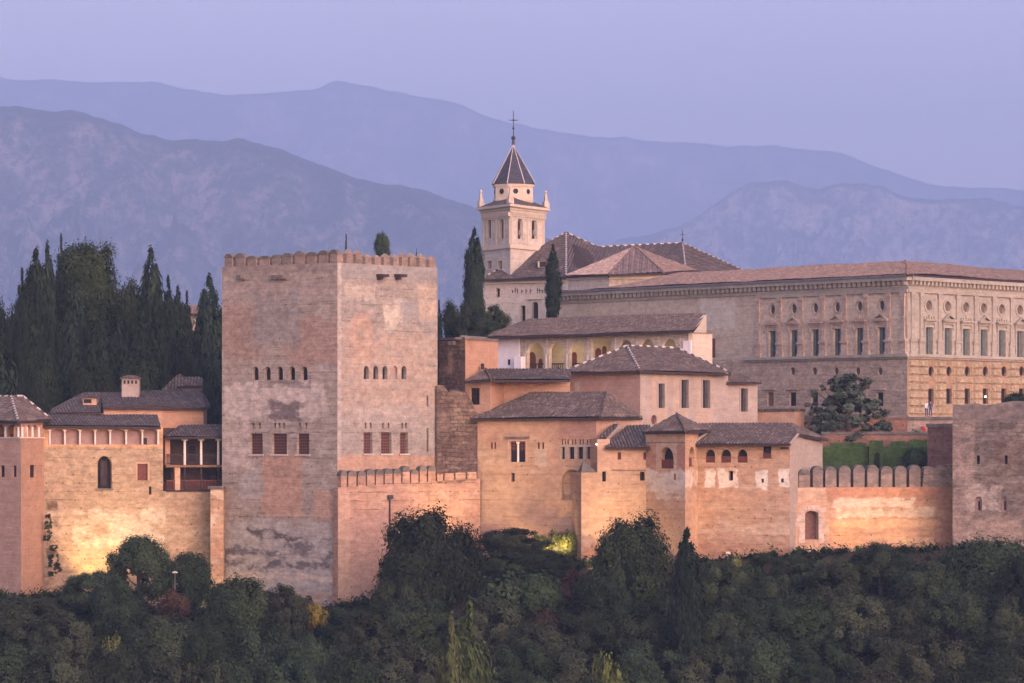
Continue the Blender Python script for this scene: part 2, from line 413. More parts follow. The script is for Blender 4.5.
def opening(b, w, o, name='window', pane='dark', depth=.45, reveal=None, lower=None, mullion=None, sill=None, surround=None, label=None, lintel=None, hood=None):
    """a recessed window or door filling the hole o, as one part with sub-parts"""
    mb = MB(); n = len(o)
    for k in range(n):
        a, c = o[k], o[(k+1) % n]
        mb.poly([w.pt(*a, 0), w.pt(*a, -depth), w.pt(*c, -depth), w.pt(*c, 0)], 0)
    w.face(mb, o, (), 1, -depth)
    p = mb.build(name, [reveal or W['plaster'], M[pane]], b)
    if label: p['label'] = label
    us = [q[0] for q in o]; zs = [q[1] for q in o]
    u0, u1, z0, z1 = min(us), max(us), min(zs), max(zs)
    if lower:                       # wooden parapet or lattice filling the lower part
        m = MB(); w.box(m, u0+.02, u1-.02, z0+.02, z0+(z1-z0)*lower, -depth*.6, -depth*.35); m.build('panel', M['wood'], p)
    if mullion:
        m = MB()
        if mullion == 'column':
            m.tube(w.pt((u0+u1)/2, z0, -.15), w.pt((u0+u1)/2, z1-.05, -.15), .11, .1, 8)
            w.box(m, (u0+u1)/2-.15, (u0+u1)/2+.15, z1-.22, z1-.02, -.3, -.02)
            m.build('column', M['marble'], p); m = MB(); w.box(m, u0+.02, u1-.02, (z0+z1)/2+.1, z1-.02, -.43, -.36); m.build('lattice_panel', M['lattice'], p)
        else:
            w.box(m, (u0+u1)/2-.05, (u0+u1)/2+.05, z0+.01, z1-.01, -depth+.02, -depth+.12)
            w.box(m, u0+.02, u1-.02, (z0+z1)/2-.04, (z0+z1)/2+.04, -depth+.03, -depth+.1)
            m.build('frame', M['darkwood'], p)
    if sill:
        m = MB(); w.box(m, u0-.18, u1+.18, z0-.16, z0-.004, -.05, .14); m.build('sill', sill, p)
    if lintel:
        m = MB(); w.box(m, u0-.45, u1+.45, z1+.28, z1+.5, -.05, .22); m.build('lintel', lintel, p)
    if surround:
        m = MB(); t = .2
        w.box(m, u0-t, u0-.004, z0, z1, -.03, .06); w.box(m, u1+.004, u1+t, z0, z1, -.03, .06)
        w.box(m, u0-t, u1+t, z1+.004, z1+t, -.03, .06); m.build('surround', surround, p)
    return p

def merlons(b, w, spans, ztop, zbot, thick=.9, mats=None, style='round', label=None):
    """each battlement a part: body plus a mortar cap"""
    for (u0, u1) in spans:
        jt = random.choice((-.32, -.12, -.05, 0, .04, .1)) + random.uniform(-.05, .05); zt = (ztop((u0+u1)/2) if callable(ztop) else ztop) + jt
        zb = zbot((u0+u1)/2) if callable(zbot) else zbot
        m = MB(); h = zt - zb; zc = zb + h*.66
        w.box(m, u0, u1, zb-.02, zc, -thick, 0.0, 0)
        e = .05
        if style == 'round':
            cu, r = (u0+u1)/2, (u1-u0)/2 + e
            arc = [(cu + r*math.cos(t), zc + (zt-zc)*math.sin(t)) for t in [math.pi*k/8 for k in range(9)]]
            w.extr(m, arc, -thick-e, e, 1)
        elif style == 'point':
            cu, r = (u0+u1)/2, (u1-u0)/2 + e
            a = [w.pt(cu-r, zc, e), w.pt(cu+r, zc, e), w.pt(cu+r, zc, -thick-e), w.pt(cu-r, zc, -thick-e)]
            top = [w.pt(cu-.12, zt, -thick*.4), w.pt(cu+.12, zt, -thick*.4), w.pt(cu+.12, zt, -thick*.6), w.pt(cu-.12, zt, -thick*.6)]
            m.box8(a + top, 1)
        m.build('merlon', mats or [W['merlon'], W['cap']], b)

# ------------------------------------------------------------------ tiled roofs: real barrel-tile ridges
def roof_part(b, faces, mat, name='roof', caps=(), cap_mat=None, thick=.22, period=.34, white=True):
    """faces: 3-D polygons whose first two points are the eave (left to right seen from outside)"""
    mb = MB(); rnd = random.Random(len(faces)*31 + int(faces[0][0].x*10))
    for pts in faces:
        p0, p1 = pts[0], pts[1]; e = (p1 - p0); ed = Vector((e.x, e.y, 0)).normalized()
        us = [(q - p0).dot(ed) for q in pts]; n = len(pts)
        umin, umax = min(us), max(us)
        step = period / 4; N = max(2, int((umax - umin) / step))
        nrm = Vector((0, 0, 0))
        for k in range(n): nrm += (pts[k]-p0).cross(pts[(k+1) % n]-p0)
        nrm.normalize()
        if nrm.z < 0: nrm = -nrm
        prev = None
        for i in range(N + 1):
            u = umin + (umax - umin) * (i / N); uu = min(max(u, umin + 1e-4), umax - 1e-4)
            hits = []
            for k in range(n):
                a, c = us[k], us[(k+1) % n]
                if (a - uu) * (c - uu) <= 0 and abs(a - c) > 1e-9:
                    hits.append(pts[k].lerp(pts[(k+1) % n], (uu - a) / (c - a)))
            if len(hits) < 2: prev = None; continue
            hits.sort(key=lambda q: q.z); lo, hi = hits[0], hits[-1]
            L = (hi - lo).length; off = .125 * abs(math.sin(math.pi * u / period)) ** .8
            rows = max(1, min(24, int(L / .9)))
            line = []
            for r in range(rows + 1):
                q = lo.lerp(hi, r / rows)
                w_ = .09 * mnoise.noise(Vector((q.x*.3, q.y*.3, q.z*.5))) + .12 * mnoise.noise(Vector((q.x*.09, q.y*.09, 4.0)))
                line.append((q + nrm * (off + w_), (u, L * r / rows)))
            if prev:
                m = max(len(prev), len(line))
                A = [prev[min(len(prev)-1, round(k*(len(prev)-1)/(m-1)))] if m > 1 else prev[0] for k in range(m)]
                B = [line[min(len(line)-1, round(k*(len(line)-1)/(m-1)))] if m > 1 else line[0] for k in range(m)]
                for k in range(m - 1):
                    q = [A[k], B[k], B[k+1], A[k+1]]
                    mb.poly([x[0] for x in q], 0, [x[1] for x in q])
            prev = line
        dn = Vector((0, 0, -thick))
        mb.poly([q + dn for q in pts][::-1], 1)
        for k in range(n):
            a, c = pts[k], pts[(k+1) % n]
            if k == 0: mb.poly([a + dn, c + dn, c, a], 1)
    o = mb.build(name, [mat, M['darkwood']], b)
    if caps:
        m = MB()
        for (a, c) in caps:
            L = (c - a).length; k = max(1, int(L / .5))
            for j in range(k):
                q0, q1 = a.lerp(c, j/k), a.lerp(c, (j+.92)/k)
                up = Vector((0, 0, .09))
                m.tube(q0 + up, q1 + up, .15, .12, 6, j % 2 if white else 0)
        m.build('ridge_tiles', [mat, cap_mat or M['mortar']], o)
    return o
# ================================================================== SETTING: terrain, mountains, air
def lerp_tab(tab, x):
    if x <= tab[0][0]: return tab[0][1]
    for (a, p), (b, q) in zip(tab, tab[1:]):
        if x <= b:
            t = (x - a) / (b - a); return p + (q - p) * t
    return tab[-1][1]
def smooth_tab(tab, x):
    """monotone-ish smooth interpolation"""
    xs = [t[0] for t in tab]
    if x <= xs[0]: return tab[0][1]
    if x >= xs[-1]: return tab[-1][1]
    k = max(i for i in range(len(xs) - 1) if xs[i] <= x)
    def val(i): return tab[max(0, min(len(tab)-1, i))]
    (x0, y0), (x1, y1), (x2, y2), (x3, y3) = val(k-1), val(k), val(k+1), val(k+2)
    t = (x - x1) / (x2 - x1)
    m1 = (y2 - y0) / max(1e-6, (x2 - x0)) * (x2 - x1); m2 = (y3 - y1) / max(1e-6, (x3 - x1)) * (x2 - x1)
    return (2*t**3-3*t**2+1)*y1 + (t**3-2*t**2+t)*m1 + (-2*t**3+3*t**2)*y2 + (t**3-t**2)*m2

BASE = [(-60, -15.8), (-44, -15.8), (-36, -17.5), (-24, -18.0), (-15, -16.3), (-6, -13.0), (4, -12.2), (10, -12.2), (18, -12.2), (30, -11.4), (45, -11.0), (60, -11.0)]
def ground_z(x, y):
    b = lerp_tab(BASE, x)
    wob = .5 * mnoise.noise(Vector((x*.09, y*.09, 1.3)))
    if y >= 397:
        z = b + .012 * (y - 397)
        if y > 424: z += min(1, (y - 424) / 14.0) * (-3.2 - b)
        if y > 640: z -= min(1, (y - 640) / 700) * 75
        return z + (wob * .4 if y < 640 else 0)
    z = b - .8 * min(397 - y, 8) - .45 * max(0, 389 - y)
    floor = -58
    if z < floor + 8: z = floor + 8 * math.exp((z - floor - 8) / 8)
    if y < 190: z = z + (max(0, (190 - y)) / 190.0) ** 1.2 * (-2.2 - z) if y > 0 else -2.2
    return z + wob
def grid_mesh(name, xs, ys, fz, mat, kind='structure', smooth=True):
    V = [(x, y, fz(x, y)) for y in ys for x in xs]; nx = len(xs)
    Fc = [(j*nx+i, j*nx+i+1, (j+1)*nx+i+1, (j+1)*nx+i) for j in range(len(ys)-1) for i in range(nx-1)]
    me = bpy.data.meshes.new(name); me.from_pydata(V, [], Fc); me.materials.append(mat)
    me.polygons.foreach_set('use_smooth', [smooth]*len(Fc))
    o = bpy.data.objects.new(name, me); COL.objects.link(o); o['kind'] = kind
    return o
def ground_mat():
    n = NB('dark_hill_earth'); v = n.obj()
    k = n.noise(v, .25, 7, .65); f = n.noise(v, 1.3, 7, .7)
    c = n.mix(n.rng(k, .42, .58), (.07, .045, .032), (.035, .042, .024))
    c = n.mix(n.rng(f, .45, .7, 0, .6), c, (.03, .035, .018))
    n.bump(f, .8, .4)
    return n.done(c, .95, .1)
xs = [-26000, -16000, -9000, -5000, -2500, -1200, -600, -300, -180] + [-130 + 2.5*i for i in range(105)] + [180, 300, 600, 1200, 2500, 5000, 9000, 16000, 26000]
ys = [-300, -100, -20, 0, 30, 60, 100, 150, 200, 240, 280, 310] + [325 + 2*i for i in range(66)] + [470, 500, 560, 640, 720, 850, 1000, 1300, 1800, 2600, 4000, 6000, 9000, 14000, 20000, 26000]
hill = grid_mesh('ground', xs, ys, ground_z, ground_mat())

def mountain_mat(name, veg, rock, dry, rock_thr, sc):
    n = NB(name); v = n.obj()
    k = n.noise(v, .0012*sc, 9, .62, .6); f = n.noise(v, .011*sc, 8, .7); g = n.noise(n.map(v, (1, .35, 1)), .0032*sc, 9, .7, .5)
    c = n.mix(n.rng(k, .4, .62), veg, dry)
    nz = n.sep(n.t.nodes.new('ShaderNodeNewGeometry').outputs['Normal'])[2]
    steep = n.rng(n.math('ADD', nz, n.math('MULTIPLY', n.math('SUBTRACT', f, .5), .35)), .84, .62)
    rk = n.math('MULTIPLY', steep, n.rng(g, rock_thr[0]-.12, rock_thr[1], .1, .95))
    c = n.mix(rk, c, rock)
    c = n.mix(n.rng(f, .45, .6, 0, .75), c, mul(veg, .4))
    n.bump(n.math('ADD', f, k), .9, 60)
    return n.done(c, .95, .05)
def mountain(name, Y0, ridge, front, amp, sc, mat, zbase=-85, seed=0, crag=None, pts=(460, 150)):
    xs_px = np.linspace(-420, 1440, pts[0]); n2 = pts[1]
    ds = [-front + (front*1.0) * (i / n2) for i in range(n2 + 1)] + [front*.06*k for k in range(1, 6)]
    V = []; nx = len(xs_px)
    for d in ds:
        for px in xs_px:
            x = (px - CX) / F * Y0
            zr = (HOR - smooth_tab(ridge, px)) / F * Y0
            t = max(0.0, min(1.0, 1 + d / front)) if d <= 0 else 1.0
            prof = t**1.15
            z = zbase + (zr - zbase) * prof - (max(0, d) * .3)
            # rotated coordinates so that spurs run down and slightly sideways
            q = Vector(((x + .35*d) * sc, d * sc * .55, seed))
            r1 = mnoise.ridged_multi_fractal(q, .9, 2.1, 6, 1.0, 2.0) - 1.0
            r2 = mnoise.fractal(Vector((x*sc*4, d*sc*4, seed+3)), .9, 2.1, 5)
            env = min(1.0, -d / (front*.16)) if d < 0 else 0.0
            env = max(0.03, env) * (t ** .35)
            z += Y0 / F * 1.5 * mnoise.fractal(Vector((px*.045, d*.002, seed)), .8, 2.1, 5)
            z += amp * env * (.85*(r1 - 1.0) + .28*(r2 - .5)) * (crag(px) if crag else 1)
            V.append((x, Y0 + d, z))
    Fc = [(j*nx+i, j*nx+i+1, (j+1)*nx+i+1, (j+1)*nx+i) for j in range(len(ds)-1) for i in range(nx-1)]
    me = bpy.data.meshes.new(name); me.from_pydata(V, [], Fc); me.materials.append(mat)
    me.polygons.foreach_set('use_smooth', [True]*len(Fc))
    o = bpy.data.objects.new(name, me); COL.objects.link(o); o['kind'] = 'structure'
    return o
RIDGE1 = [(-420, 60), (-200, 84), (0, 98), (60, 106), (120, 119), (165, 131), (205, 135), (225, 136), (238, 132.5), (252, 138), (285, 147), (340, 165), (400, 182), (440, 191), (480, 206), (530, 228), (600, 246), (700, 262), (850, 276), (1100, 300), (1440, 320)]
RIDGE3 = [(-420, 330), (300, 320), (500, 268), (600, 240), (655, 226), (690, 212), (720, 194), (742, 182), (752, 178), (770, 175), (790, 173), (815, 178), (850, 178), (880, 181), (905, 186), (960, 190), (1024, 195), (1200, 215), (1440, 240)]
RIDGE2 = [(-420, 60), (-150, 70), (0, 74), (60, 78), (110, 80), (150, 79), (195, 87), (240, 90), (280, 88), (315, 85), (328, 79), (342, 76.5), (358, 80), (385, 85), (430, 95), (470, 107), (505, 119), (560, 127), (610, 130), (625, 129), (650, 135), (700, 142), (745, 144), (770, 141.5), (790, 144), (830, 148), (870, 160), (920, 176), (960, 184), (1024, 187), (1200, 200), (1440, 230)]
mountain('hills', 10300, RIDGE1, 5150, 520, .0024, mountain_mat('near_mountain', (.022, .045, .042), (.54, .39, .34), (.055, .075, .065), (.54, .64), 3.4), seed=1.7)
mountain('mountains', 15500, RIDGE3, 4650, 1050, .0022, mountain_mat('craggy_mountain', (.025, .045, .045), (.8, .64, .56), (.1, .1, .09), (.5, .6), 2.6), seed=6.1)
mountain('mountains', 22500, RIDGE2, 7600, 900, .0011, mountain_mat('far_mountain', (.05, .06, .055), (.6, .48, .42), (.2, .17, .15), (.55, .66), 1.0), seed=11.3)

def haze_box():
    m = bpy.data.materials.new('evening_haze'); m.use_nodes = True; t = m.node_tree; t.nodes.clear()
    o = t.nodes.new('ShaderNodeOutputMaterial'); pv = t.nodes.new('ShaderNodeVolumePrincipled')
    pv.inputs['Color'].default_value = (.47, .66, 1.0, 1)
    pv.inputs['Density'].default_value = 1.15e-4
    pv.inputs['Anisotropy'].default_value = 0.0
    t.links.new(pv.outputs[0], o.inputs['Volume'])
    mb = MB(); mb.box((0, 13500, -140), (60000, 28000, 2440), 0)
    ob = mb.build('haze', m); ob['kind'] = 'stuff'
    return ob
haze_box()

# ================================================================== BUILDINGS, left to right
ZB = -24.0      # foot of the outer walls, below the slope

# ---- hip-roofed belvedere tower at the left edge
b = thing('belvedere_tower', 'hip-roofed pink tower with a row of small arches, at the left edge of the ramparts', 'tower', (*G(20, 399), -16))
wl = Wall((-52, 411), (21, 399)); wr = Wall((21, 399), (44, 406.5))
mb = MB()
zt = Zp(421, 399)
ha = [outline(wl, 'arch', a, c, 424.5, 437) for a, c in ((-30, -20), (-17, -7), (-5.5, 5), (7, 18.3))]
hr = [outline(wr, 'arch', a, c, 424.5, 437) for a, c in ((22.3, 25.6), (26.8, 31.2), (32.4, 37.6))]
hl2 = [outline(wl, 'rect', a, c, 465.5, 477) for a, c in ((-32, -28), (-14, -10), (.2, 4.6), (12.6, 16.4))]
hr2 = [outline(wr, 'rect', a, c, 465, 477.5) for a, c in ((23.2, 25.2), (30, 35.8), (40.3, 42.3))]
wl.face(mb, [(0, ZB), (wl.len, ZB), (wl.len, zt), (0, zt)], ha + hl2, 0)
wr.face(mb, [(0, ZB), (wr.len, ZB), (wr.len, zt), (0, zt)], hr + hr2, 1)
back = [wl.A, wl.B, wr.B, wr.B + Vector((-6, 9)), wl.A + Vector((4, 12))]
mb.prism([tuple(p) for p in back], ZB, zt, 0, skip=(0, 1))
mb.build('wall', [W['plaster_mauve'], W['plaster_orange']], b)
for o in ha[2:]: opening(b, wl, o, pane='mauve', depth=1.0, lower=.26, reveal=W['plaster_orange'], name='archway')
for o in ha[:2]: opening(b, wl, o, pane='mauve', depth=1.0, reveal=W['plaster_orange'], name='archway')
for k, o in enumerate(hr): opening(b, wr, o, pane='dark' if k == 2 else 'mauve', depth=.9, reveal=W['plaster_orange'], name='archway', lower=.0)
for o in hl2: opening(b, wl, o, depth=.18)
for o in hr2: opening(b, wr, o, depth=.22)
m = MB()
for w_, cols in ((wl, (-18.5, -6.2, 6, 18.9)), (wr, (21.6, 26.2, 31.8, 38.2))):
    for px in cols:
        m = MB(); u = w_.U(px); m.tube(w_.pt(u, w_.Z(px, 437), .06), w_.pt(u, w_.Z(px, 427), .06), .13, .11, 8); m.build('column', M['marble'], b)
    m = MB(); w_.box(m, 0.05, w_.len-.02, w_.Z(20, 438.3), w_.Z(20, 437.2), -.02, .1); m.build('sill', M['marble'], b)
e = [P3(-60, 420, 410.5), P3(18, 421.5, 398), P3(51, 420, 407), P3(40, 419, 418)]
r0, r1 = P3(11, 397.2, 408), P3(23, 397, 409)
rl = P3(-30, 398, 413)
roof_part(b, [[e[0], e[1], r0, rl], [e[1], e[2], r1, r0], [e[2], e[3], r1]], M['roof'], caps=[(e[1], r0), (e[2], r1), (r0, r1), (r0, rl)])

# ---- rampart wall with the blind gallery and the big arched window
b = thing('gallery_building', 'long ochre rampart house with seven blind arches and one tall arched window', 'building', (*G(100, 409), -15))
w = Wall((43, 406.8), (222, 412)); mb = MB()
zt = Zp(427.4, 409); px_step = 162
holes = []; arches = []
colx = (49.5, 64.7, 79.8, 95, 110, 126, 142.2, 158)
for a, c in zip(colx, colx[1:]): arches.append(outline(w, 'basket', a+1, c-1, 428.9, 444.5))
big = outline(w, 'arch', 97.6, 111.8, 456, 488.6); sq = outline(w, 'rect', 137.4, 147.6, 463.8, 480.4)
sl1 = outline(w, 'rect', 149, 151.6, 486.5, 494.5); sl2 = outline(w, 'rect', 176.4, 179.8, 486.8, 493)
zg = w.Z(180, 491)
us = w.U(163)
w.face(mb, [(0, ZB), (w.len, ZB), (w.len, zg), (us, zg), (us, zt), (0, zt)], arches + [big, sq, sl1, sl2], 0)
bk = Vector((1.0, 8.0))
mb.poly([w.pt(us, zg, 0), w.pt(us, zg, -4), w.pt(us, zt, -4), w.pt(us, zt, 0)], 1)
mb.poly([w.pt(us, zg, 0), w.pt(w.len, zg, 0), w.pt(w.len, zg, -4), w.pt(us, zg, -4)], 0)
mb.poly([w.pt(0, zt, 0), w.pt(us, zt, 0), w.pt(us, zt, -7), w.pt(0, zt, -7)], 0)
pw = [w.patch(43, 222, 424, 447, (.52, .30, .17), .75, .3, .6),
      w.patch(72, 165, 508, 545, (.48, .38, .28), .75, .6, 3, .45), w.patch(120, 160, 448, 505, (.36, .25, .17), .6, .5, 2.5, .5),
      w.patch(46, 58, 498, 560, (.12, .075, .05), .8, .4, 1.6, .5), w.patch(165, 215, 495, 515, (.36, .24, .17), .6, .5, 2, .45)]
mb.build('wall', [wall_mat('gallery_wall_earth', (.34, .235, .155), (.365, .26, .175), (.43, .325, .24), .45, .55, .4, .45, .32, patches=pw, seed=21), W['plaster_orange']], b)
for k, o in enumerate(arches): opening(b, w, o, 'blind_arch', pane='mauve', depth=.5, reveal=W['plaster_orange'])
m = MB(); u0, u1 = w.U(143.4), w.U(147.8)
w.box(m, u0, u1, w.Z(145, 444.4), w.Z(145, 438), -.49, -.42); m.build('hatch', M['dark'], b)
p = opening(b, w, big, pane='dark', depth=.9, reveal=W['adobe2'], sill=W['cap'])
m = MB(); u0, u1 = w.U(101.5), w.U(108); w.box(m, u0, u1, w.Z(105, 486), w.Z(105, 461), -.85, -.6); m.build('shutter', M['darkwood'], p)
opening(b, w, sq, pane='wood', depth=.25, surround=W['plaster'])
opening(b, w, sl1); opening(b, w, sl2)
for px in colx:
    m = MB(); u = w.U(px); m.tube(w.pt(u, w.Z(px, 444.4), .05), w.pt(u, w.Z(px, 430.5), .05), .1, .09, 8); w.box(m, u-.16, u+.16, w.Z(px, 431), w.Z(px, 429.6), -.05, .13); m.build('column', M['marble'], b)
roof_part(b, [[P3(42, 425.6, 406), P3(161, 427, 409.3), P3(157, 415.5, 414.5), P3(48, 414, 412)]], M['roof_dark'])

# ---- long house above the gallery
b = thing('long_house', 'long low house with dark hip roof and square chimney, behind the blind arches', 'house', (*G(130, 415), -3))
w = Wall((58, 412.8), (103.5, 414)); w2 = Wall((103.5, 413.6), (203.5, 416.5)); w3 = Wall((203.5, 416.5), (207, 424)); mb = MB()
w.face(mb, [(0, -3), (w.len, -3), (w.len, Zp(413, 413)), (0, Zp(413, 413))], (), 0)
us = w2.U(162); z2 = Zp(407, 415)
w2.face(mb, [(0, -3), (us, -3), (us, z2), (0, z2)], (), 0); w2.face(mb, [(us, -3), (w2.len, -3), (w2.len, z2), (us, z2)], (), 1)
w3.face(mb, [(0, -3), (w3.len, -3), (w3.len, z2), (0, z2)], (), 1)
mb.prism([tuple(w.A), tuple(w2.A), tuple(w2.B), tuple(w3.B), (w.A.x+3, w.A.y+12)], -3, Zp(413, 413), 0, skip=(0, 1, 2))
mb.build('wall', [W['plaster_mauve'], W['plaster_orange']], b)
r0, r1 = P3(84, 393.2, 421), P3(201, 389.8, 423)
ea, eb, ec, ed_ = P3(49.5, 414, 411.5), P3(101, 412.5, 412.6), P3(103, 407.4, 413), P3(206, 408, 416)
roof_part(b, [[ea, eb, P3(101, 393, 421), r0], [ec, ed_, r1, P3(101, 393, 421)], [ed_, P3(210, 406, 424), r1], [P3(52, 410, 424), ea, r0]], M['roof_dark'])
m = MB(); c = P3(131, 392, 419.5); m.box((c.x, c.y, c.z-.6), (1.8, 1.5, 2.0), 0)
for k in range(4): m.box((c.x-.6+.4*k, c.y-.76, c.z+.85), (.2, .06, .35), 1)
m.box((c.x, c.y, c.z+1.35), (2.2, 1.9, .18), 2, taper=.9); m.box((c.x, c.y, c.z+1.53), (1.9, 1.6, .25), 2, taper=.35)
m.build('chimney', [W['pink'], M['dark'], M['roof']], b)
m = MB(); c = P3(90, 404, 416); m.box((c.x, c.y+.6, c.z-.1), (1.4, 2.0, .7), 0); m.box((c.x-.2, c.y-.42, c.z+.1), (.8, .06, .4), 1); m.box((c.x, c.y+.6, c.z+.6), (1.8, 2.4, .2), 2, taper=.8)
m.build('dormer', [W['plaster'], M['dark'], M['roof_dark']], b)

# ---- small roofs and chimneys behind it
b = thing('chimney_house', 'small ochre chimney house with tiled cap peeping over the long roof', 'house', (*G(190, 436), -3))
m = MB(); c = P3(194, 389.5, 436); m.box((c.x, c.y, -3), (2.6, 3, c.z+3+.3), 0); m.build('wall', W['plaster_orange'], b)
m = MB(); m.box((c.x, c.y-1.52, c.z-1), (.35, .06, .7), 0); m.build('window', M['dark'], b)
zt = c.z + .3
roof_part(b, [[Vector((c.x-1.7, c.y-1.9, zt)), Vector((c.x+1.7, c.y-1.9, zt)), Vector((c.x+.8, c.y, zt+1.0)), Vector((c.x-.8, c.y, zt+1.0))]], M['roof_dark'])
m = MB(); c = P3(181, 385, 438); m.box((c.x, c.y, c.z-6), (3.4, 3, 5.4), 0); m.build('annex_wall', W['plaster_mauve'], b)
c.z -= .6
roof_part(b, [[Vector((c.x-2, c.y-1.9, c.z)), Vector((c.x+2, c.y-1.9, c.z)), Vector((c.x-.2, c.y, c.z+1.8))], [Vector((c.x+2, c.y-1.9, c.z)), Vector((c.x+2, c.y+1.9, c.z)), Vector((c.x-.2, c.y, c.z+1.8))]], M['roof'], name='annex_roof')
b = thing('distant_house', 'distant pink house wall showing between the cypresses beside the big tower', 'house', (*G(194, 520), -3))
m = MB(); c = P3(194, 315, 520); m.box((c.x, c.y, -3), (3.6, 4, c.z+3), 0); m.build('wall', W['pink'], b)
m = MB(); m.box((c.x, c.y-2.03, c.z-3.2), (.5, .06, 1.1), 0); m.build('window', M['dark'], b)
roof_part(b, [[Vector((c.x-2.3, c.y-2.4, c.z)), Vector((c.x+2.3, c.y-2.4, c.z)), Vector((c.x+1.4, c.y, c.z+1.2)), Vector((c.x-1.4, c.y, c.z+1.2))]], M['roof_pink'])

# ---- two-storey wooden gallery next to the big tower
b = thing('timber_gallery', 'dark two-storey timber balcony gallery with white posts, left of the big square tower', 'gallery', (*G(195, 410), Zp(490, 410)))
w = Wall((166, 410.3), (223, 412)); D = 3.4; mb = MB()
zf1, zf2, zt = w.Z(195, 490.2), w.Z(195, 464.8), w.Z(195, 437.5)
for z0, z1, mt in ((zf1-.15, zf1+.02, 1), (zf2-.25, zf2-.02, 0)):
    w.box(mb, 0, w.len, z0, z1, -D, .1, mt)
mb.build('floor', [M['ochrewood'], M['darkwood']], b)
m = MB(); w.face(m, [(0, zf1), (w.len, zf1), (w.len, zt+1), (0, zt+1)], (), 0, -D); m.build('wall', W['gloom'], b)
for px, py0, py1 in ((174, 482, 468), (199, 461, 446), (214, 488, 470)):
    m = MB(); u = w.U(px); w.box(m, u-.35, u+.35, w.Z(px, py0), w.Z(px, py1), -D-.02, -D+.05); m.build('door', M['dark'], b)
for px in (185, 201.4, 218.6):
    m = MB(); u = w.U(px); m.tube(w.pt(u, zf2, -.15), w.pt(u, zt-.3, -.15), .14, .12, 8); w.box(m, u-.28, u+.28, zt-.32, zt, -.35, .05); m.build('post', M['marble'], b)
for px in (185, 201.4, 218.6):
    m = MB(); u = w.U(px); m.tube(w.pt(u, zf1, -.15), w.pt(u, zf2-.25, -.15), .11, .1, 8); m.build('post', M['darkwood'], b)
m = MB(); w.box(m, w.U(175), w.U(180.3), zf1, zf2-.25, -.7, -.05); m.build('pier', W['plaster'], b)
m = MB(); w.box(m, 0, .5, zf2, zt, -D, -.4, 0); m.build('side_wall', W['plaster_orange'], b)
for zf, ph in ((zf2, 1.05), (zf1, 1.0)):
    m = MB(); w.box(m, .1, w.len, zf+ph-.06, zf+ph+.04, -.2, -.08); w.box(m, .1, w.len, zf+.1, zf+.16, -.18, -.1)
    k = .15
    while k < w.len: w.box(m, k, k+.05, zf+.16, zf+ph-.06, -.17, -.11); k += .16
    m.build('balustrade', M['darkwood'] if zf == zf2 else M['wood'], b)
m = MB(); w.box(m, 0, w.len, zt-.02, zt+.2, -D, .0); m.build('beam', M['darkwood'], b)
roof_part(b, [[P3(165.5, 437.3, 409.5), P3(224, 436.6, 411.2), P3(224, 424.8, 415), P3(180.5, 425.6, 414.2)], [P3(166.5, 436, 414), P3(165.5, 437.3, 409.5), P3(180.5, 425.6, 414.2)]], M['roof_dark'])

# ---- pale pier left of the tower foot
b = thing('buttress', 'narrow pale buttress against the left foot of the big square tower', 'buttress', (*G(216, 408), -17))
m = MB(); w = Wall((210.5, 408.4), (223.5, 408.4)); zt = w.Z(216, 489)
w.box(m, 0, w.len, ZB, zt, -1.6, 0, 0); m.build('shaft', W['adobe2'], b)
m = MB(); w.box(m, -.25, w.len+.1, zt+.003, zt+.3, -1.6, .25); m.build('coping', W['cap'], b)

# ---- the big square tower
b = thing('square_tower', 'massive square crenellated tower of worn rammed earth, tallest block of the ramparts', 'tower', (*G(337, 406), -16))
wl = Wall((222, 410.1), (337.5, 400)); wr = Wall((337.5, 400), (437.5, 412.2)); mb = MB()
zt = Zp(262.5, 400)
L1 = [outline(wl, 'arch', c-3.1, c+3.1, 366.5, 380) for c in (255.4, 267.5, 279.8, 292, 304.4)]
L2 = [outline(wl, 'rect', a, c, 433.5, 454.2) for a, c in ((250, 262.6), (272, 286.8), (296.8, 309.2))]
L3 = [outline(wl, 'arch', c-1.1, c+1.1, 422.5, 428.5) for c in (253.2, 259.6, 275, 279.4, 283.8, 299.6, 306)]
R1 = [outline(wr, 'arch', c-2.5, c+2.5, 365.8, 379.2) for c in (366.3, 375.8, 385, 394.8, 404)]
R2 = [outline(wr, 'rect', a, c, 432.4, 453.6) for a, c in ((363.6, 372.4), (381, 391.5), (400, 408))]
R3 = [outline(wr, 'arch', c-1, c+1, 422.5, 428.5) for c in (365.6, 370.6, 383, 388.5, 402.3, 406)]
RS = [outline(wr, 'rect', 426.6, 428.4, 395.5, 406.5), outline(wr, 'rect', 426.6, 428.6, 428, 452)]
wl.face(mb, [(0, ZB), (wl.len, ZB), (wl.len, zt), (0, zt)], L1 + L2 + L3, 0)
wr.face(mb, [(0, ZB), (wr.len, ZB), (wr.len, zt), (0, zt)], R1 + R2 + R3 + RS, 1)
bl = wl.A + (wr.B - wr.A)
mb.prism([tuple(wl.A), tuple(wl.B), tuple(wr.B), tuple(bl)], ZB, zt, 0, skip=(0, 1))
GREY, BRN, PAL = (.27, .23, .212), (.32, .222, .178), (.5, .41, .36)
